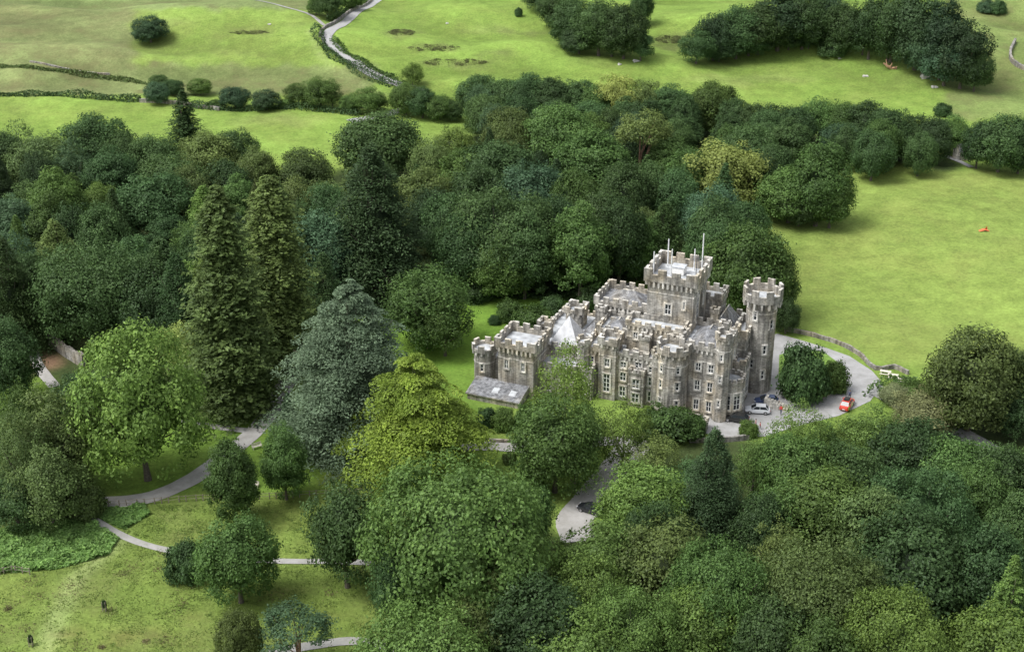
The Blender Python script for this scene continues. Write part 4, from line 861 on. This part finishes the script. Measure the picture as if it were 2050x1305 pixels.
# ---------------------------------------------------------------- small far things
def rock(u,v,s,l,m=ROCK):
    g=G(u,v); rng=np.random.default_rng(int(u)); V,F=ellip((0,0,0),(1,.7,.45),9,6); V=V*(1+.25*np.sin(V[:,[0]]*5+u)+.12*rng.normal(size=(len(V),1)))*s
    me=bpy.data.meshes.new('boulder'); me.from_pydata(V.tolist(),[],F.tolist()); me.materials.append(m); o=link(bpy.data.objects.new('boulder',me)); o.location=(g[0],g[1],g[2]+.15*s); tag(o,l,'rock','pale boulders on the pasture')
for u,v,s,l in ((1272,124,1.1,'pale boulder under the top middle copse'),(1733,154,.9,'pale boulder left of the torn stump'),(1850,156,1.6,'largest pale boulder under the top right copse'),(1870,176,1.0,'small boulder below the largest boulder'),(895,48,.6,'small pale stone high on the pasture'),(1680,118,.6,'small stone right of the top right trees'),(540,50,.6,'tiny pale stone on the left pasture'),(1240,130,.7,'small stone left of the copse boulder')): rock(u,v,s,l)
g=G(1778,140); mb=MB(); mb.tube([(-1.6,0,2.0),(-.4,0,1.1),(.8,.2,.5),(2.4,.3,.15)],[.18,.42,.5,.6],8); mb.tube([(-.4,0,.9),(-.9,.3,3.0)],[.3,.1],6); mb.tube([(.4,0,.6),(.9,-.4,2.2)],[.3,.08],6); mb.tube([(1.0,0,.4),(2.4,-.9,1.2)],[.25,.08],6)
o=mb.build('tree_stump',[LOGM],None); o.location=g; tag(o,'torn reddish fallen trunk under the top right copse','fallen tree')
g=G(1970,463); mb=MB(); mb.face([(-1.1,-.4,.05),(0,-.5,.45),(0,.5,.5),(-1.1,.5,.04)]); mb.face([(0,-.5,.45),(1.1,-.3,.1),(1.2,.4,.06),(0,.5,.5)]); mb.face([(.1,.1,.45),(.6,.3,1.2),(.8,.4,.2)])
o=mb.build('tarpaulin',[ORANGE],None); o.location=g; tag(o,'small crumpled orange sheet lying in the hay field','sheet')
g=G(725,226); e=empty('field_sign',g,'small white sign by the gate of the far lane','sign'); mb=MB(); mb.box((0,0,.9),.08,.08,1.8); mb.build('post',[WOOD],e); mb=MB(); mb.box((0,-.06,1.6),1.5,.04,.8); mb.build('panel',[WHITE],e)
g=G(1925,318); e=empty('cottage',(g[0],g[1],g[2]),'small grey cottage half hidden by the valley trees on the right','house',None,R(20)); e.scale=(.62,.62,.8)
mb=MB(); mb.prism([(-3,-2.2),(3,-2.2),(3,2.2),(-3,2.2)],-.5,3,0); mb.face([(3,-2.2,3),(3,2.2,3),(3,0,5)]); mb.face([(-3,2.2,3),(-3,-2.2,3),(-3,0,5)]); mb.build('wall',[LIGHTSTONE],e)
mb=MB(); mb.face([(-3.3,-2.5,2.8),(3.3,-2.5,2.8),(3.3,0,5.1),(-3.3,0,5.1)]); mb.face([(3.3,2.5,2.8),(-3.3,2.5,2.8),(-3.3,0,5.1),(3.3,0,5.1)]); rf=mb.build('roof',[SLATE],e)
mb=MB(); mb.box((2.4,0,5.3),.7,.6,1.4); mb.build('chimney',[STONE],rf)
for x in (-1.6,1.5): mb=MB(); mb.box((x,-2.23,1.7),.9,.08,1.1,0); mb.box((x,-2.27,1.7),.75,.06,.95,1); mb.build('window',[WHITE,GLASS],e)
mb=MB(); mb.box((0,-2.23,1.0),.9,.08,2.0); mb.build('door',[WOOD],e)
# ---------------------------------------------------------------- ground cover (stuff)
def scatter(name,poly,n,size,hg,colr,label,cat,seed,clump=0,up=.5,asp=.5):
    rng=np.random.default_rng(seed); c=[G(u,v)[:2] for u,v in poly]; xs_=[p[0] for p in c]; ys_=[p[1] for p in c]
    if clump:
        cx=rng.uniform(min(xs_),max(xs_),clump); cy=rng.uniform(min(ys_),max(ys_),clump); i=rng.integers(0,clump,n); rr=rng.uniform(.25,1.3,clump)[i]
        x=cx[i]+rng.normal(size=n)*rr; y=cy[i]+rng.normal(size=n)*rr
    else: x=rng.uniform(min(xs_),max(xs_),n); y=rng.uniform(min(ys_),max(ys_),n)
    z=hh(x,y); u,v,_=proj(x,y,z); k=inpoly(u,v,poly); x,y,z=x[k],y[k],z[k]
    rp=np.array(ROADPTS)
    kk=np.ones(len(x),bool)
    for a in range(0,len(rp),2): kk&=((x-rp[a,0])**2+(y-rp[a,1])**2)>(rp[a,2]+.3)**2
    x,y,z=x[kk],y[kk],z[kk]; n=len(x)
    if n==0: print('EMPTY',label); return
    z=z+hg*(.55+.45*np.sin(x*1.3)*np.sin(y*1.1))*rng.uniform(.2,1,n); nr=np.stack([rng.normal(size=n)*up,rng.normal(size=n)*up,np.ones(n)],1)
    o0=np.array((x[0],y[0],z[0])); me=leafmesh(name,np.stack([x,y,z],1)-o0,nr,size,rng.uniform(.65,1.35,n),rng,asp=asp,jit=.3); o=link(bpy.data.objects.new(name,me)); o.location=o0; o.color=(*colr,1); tag(o,label,cat,kind='stuff')
BR=[(-100,1075),(20,1060),(110,1045),(175,1038),(238,1078),(215,1112),(110,1140),(-100,1155)]
scatter('bracken',BR,34000,.32,.9,(.18,.31,.085),'bright bracken bed at the left of the meadow','bracken',1)
scatter('bracken',[(185,1012),(290,1010),(300,1030),(250,1060),(190,1035)],9000,.28,.6,(.15,.27,.07),'bracken patch beside the end of the drive','bracken',2)
ML=[(-100,1120),(250,1080),(360,1105),(800,1130),(860,1400),(-100,1400)]
scatter('rough_grass',ML,30000,.17,.15,(.165,.235,.055),'tufts of rough grass over the lower left meadow','grass',3,900,.8,.3)
scatter('rushes',ML,4500,.18,.3,(.17,.15,.075),'brown rush clumps dotted over the lower left meadow','rushes',4,60,1.2,.25)
scatter('rough_grass',[(180,1015),(820,995),(800,1120),(350,1095),(250,1070)],14000,.17,.15,(.155,.23,.05),'tufts of rough grass between the fence and the path','grass',5,400,.8,.3)
for i,(u,v,a,b) in enumerate(((805,66,30,6),(870,97,58,7),(910,126,72,7),(500,66,42,4),(1340,80,32,8))):
    scatter('rushes',[(u-a,v),(u-a*.5,v-b),(u+a*.5,v-b),(u+a,v),(u+a*.5,v+b),(u-a*.5,v+b)],2600,.22,.4,(.13,.145,.06),['rushy patch high left of the pasture centre','long rushy strip in the far pasture','lower rushy strip in the far pasture','thin rushy line on the left pasture','rushy hollow between the two top copses'][i],'rushes',10+i,40,1.2,.3)
UE=[(600,600),(700,590),(930,575),(1000,600),(1200,605),(1270,560),(1270,545),(1100,575),(930,555),(620,580)]
scatter('undergrowth',UE,20000,.28,1.5,TINT['dg'],'low undergrowth along the wood edge behind the castle lawn','undergrowth',20)
# ---------------------------------------------------------------- light, world, camera
w=bpy.data.worlds.new('World'); bpy.context.scene.world=w; w.use_nodes=True; nt=w.node_tree; bg=nt.nodes['Background']; sky=nt.nodes.new('ShaderNodeTexSky'); sky.sky_type='NISHITA'; sky.sun_disc=False
EL,AZ=R(58),R(-108); sky.sun_elevation=EL; sky.sun_rotation=AZ; sky.dust_density=4; sky.air_density=1.0
hs=nt.nodes.new('ShaderNodeHueSaturation'); hs.inputs['Saturation'].default_value=.26; hs.inputs['Value'].default_value=1.65; nt.links.new(sky.outputs[0],hs.inputs['Color']); nt.links.new(hs.outputs[0],bg.inputs[0]); bg.inputs[1].default_value=.15
sd=bpy.data.lights.new('sun','SUN'); sd.energy=2.6; sd.angle=R(26); sd.color=(1,.98,.94); so=link(bpy.data.objects.new('sun',sd))
dirv=mathutils.Vector((sin(AZ)*cos(EL),cos(AZ)*cos(EL),sin(EL))); so.rotation_euler=dirv.to_track_quat('Z','Y').to_euler(); so.location=dirv*300
cd=bpy.data.cameras.new('camera'); co=link(bpy.data.objects.new('camera',cd)); co.location=(0,0,CH); co.rotation_euler=(R(65),0,0); cd.sensor_width=36; cd.lens=50; cd.clip_end=12000; cd.clip_start=1
bpy.context.scene.camera=co
vs=bpy.context.scene.view_settings; vs.view_transform='Standard'; vs.look='None'; vs.exposure=0
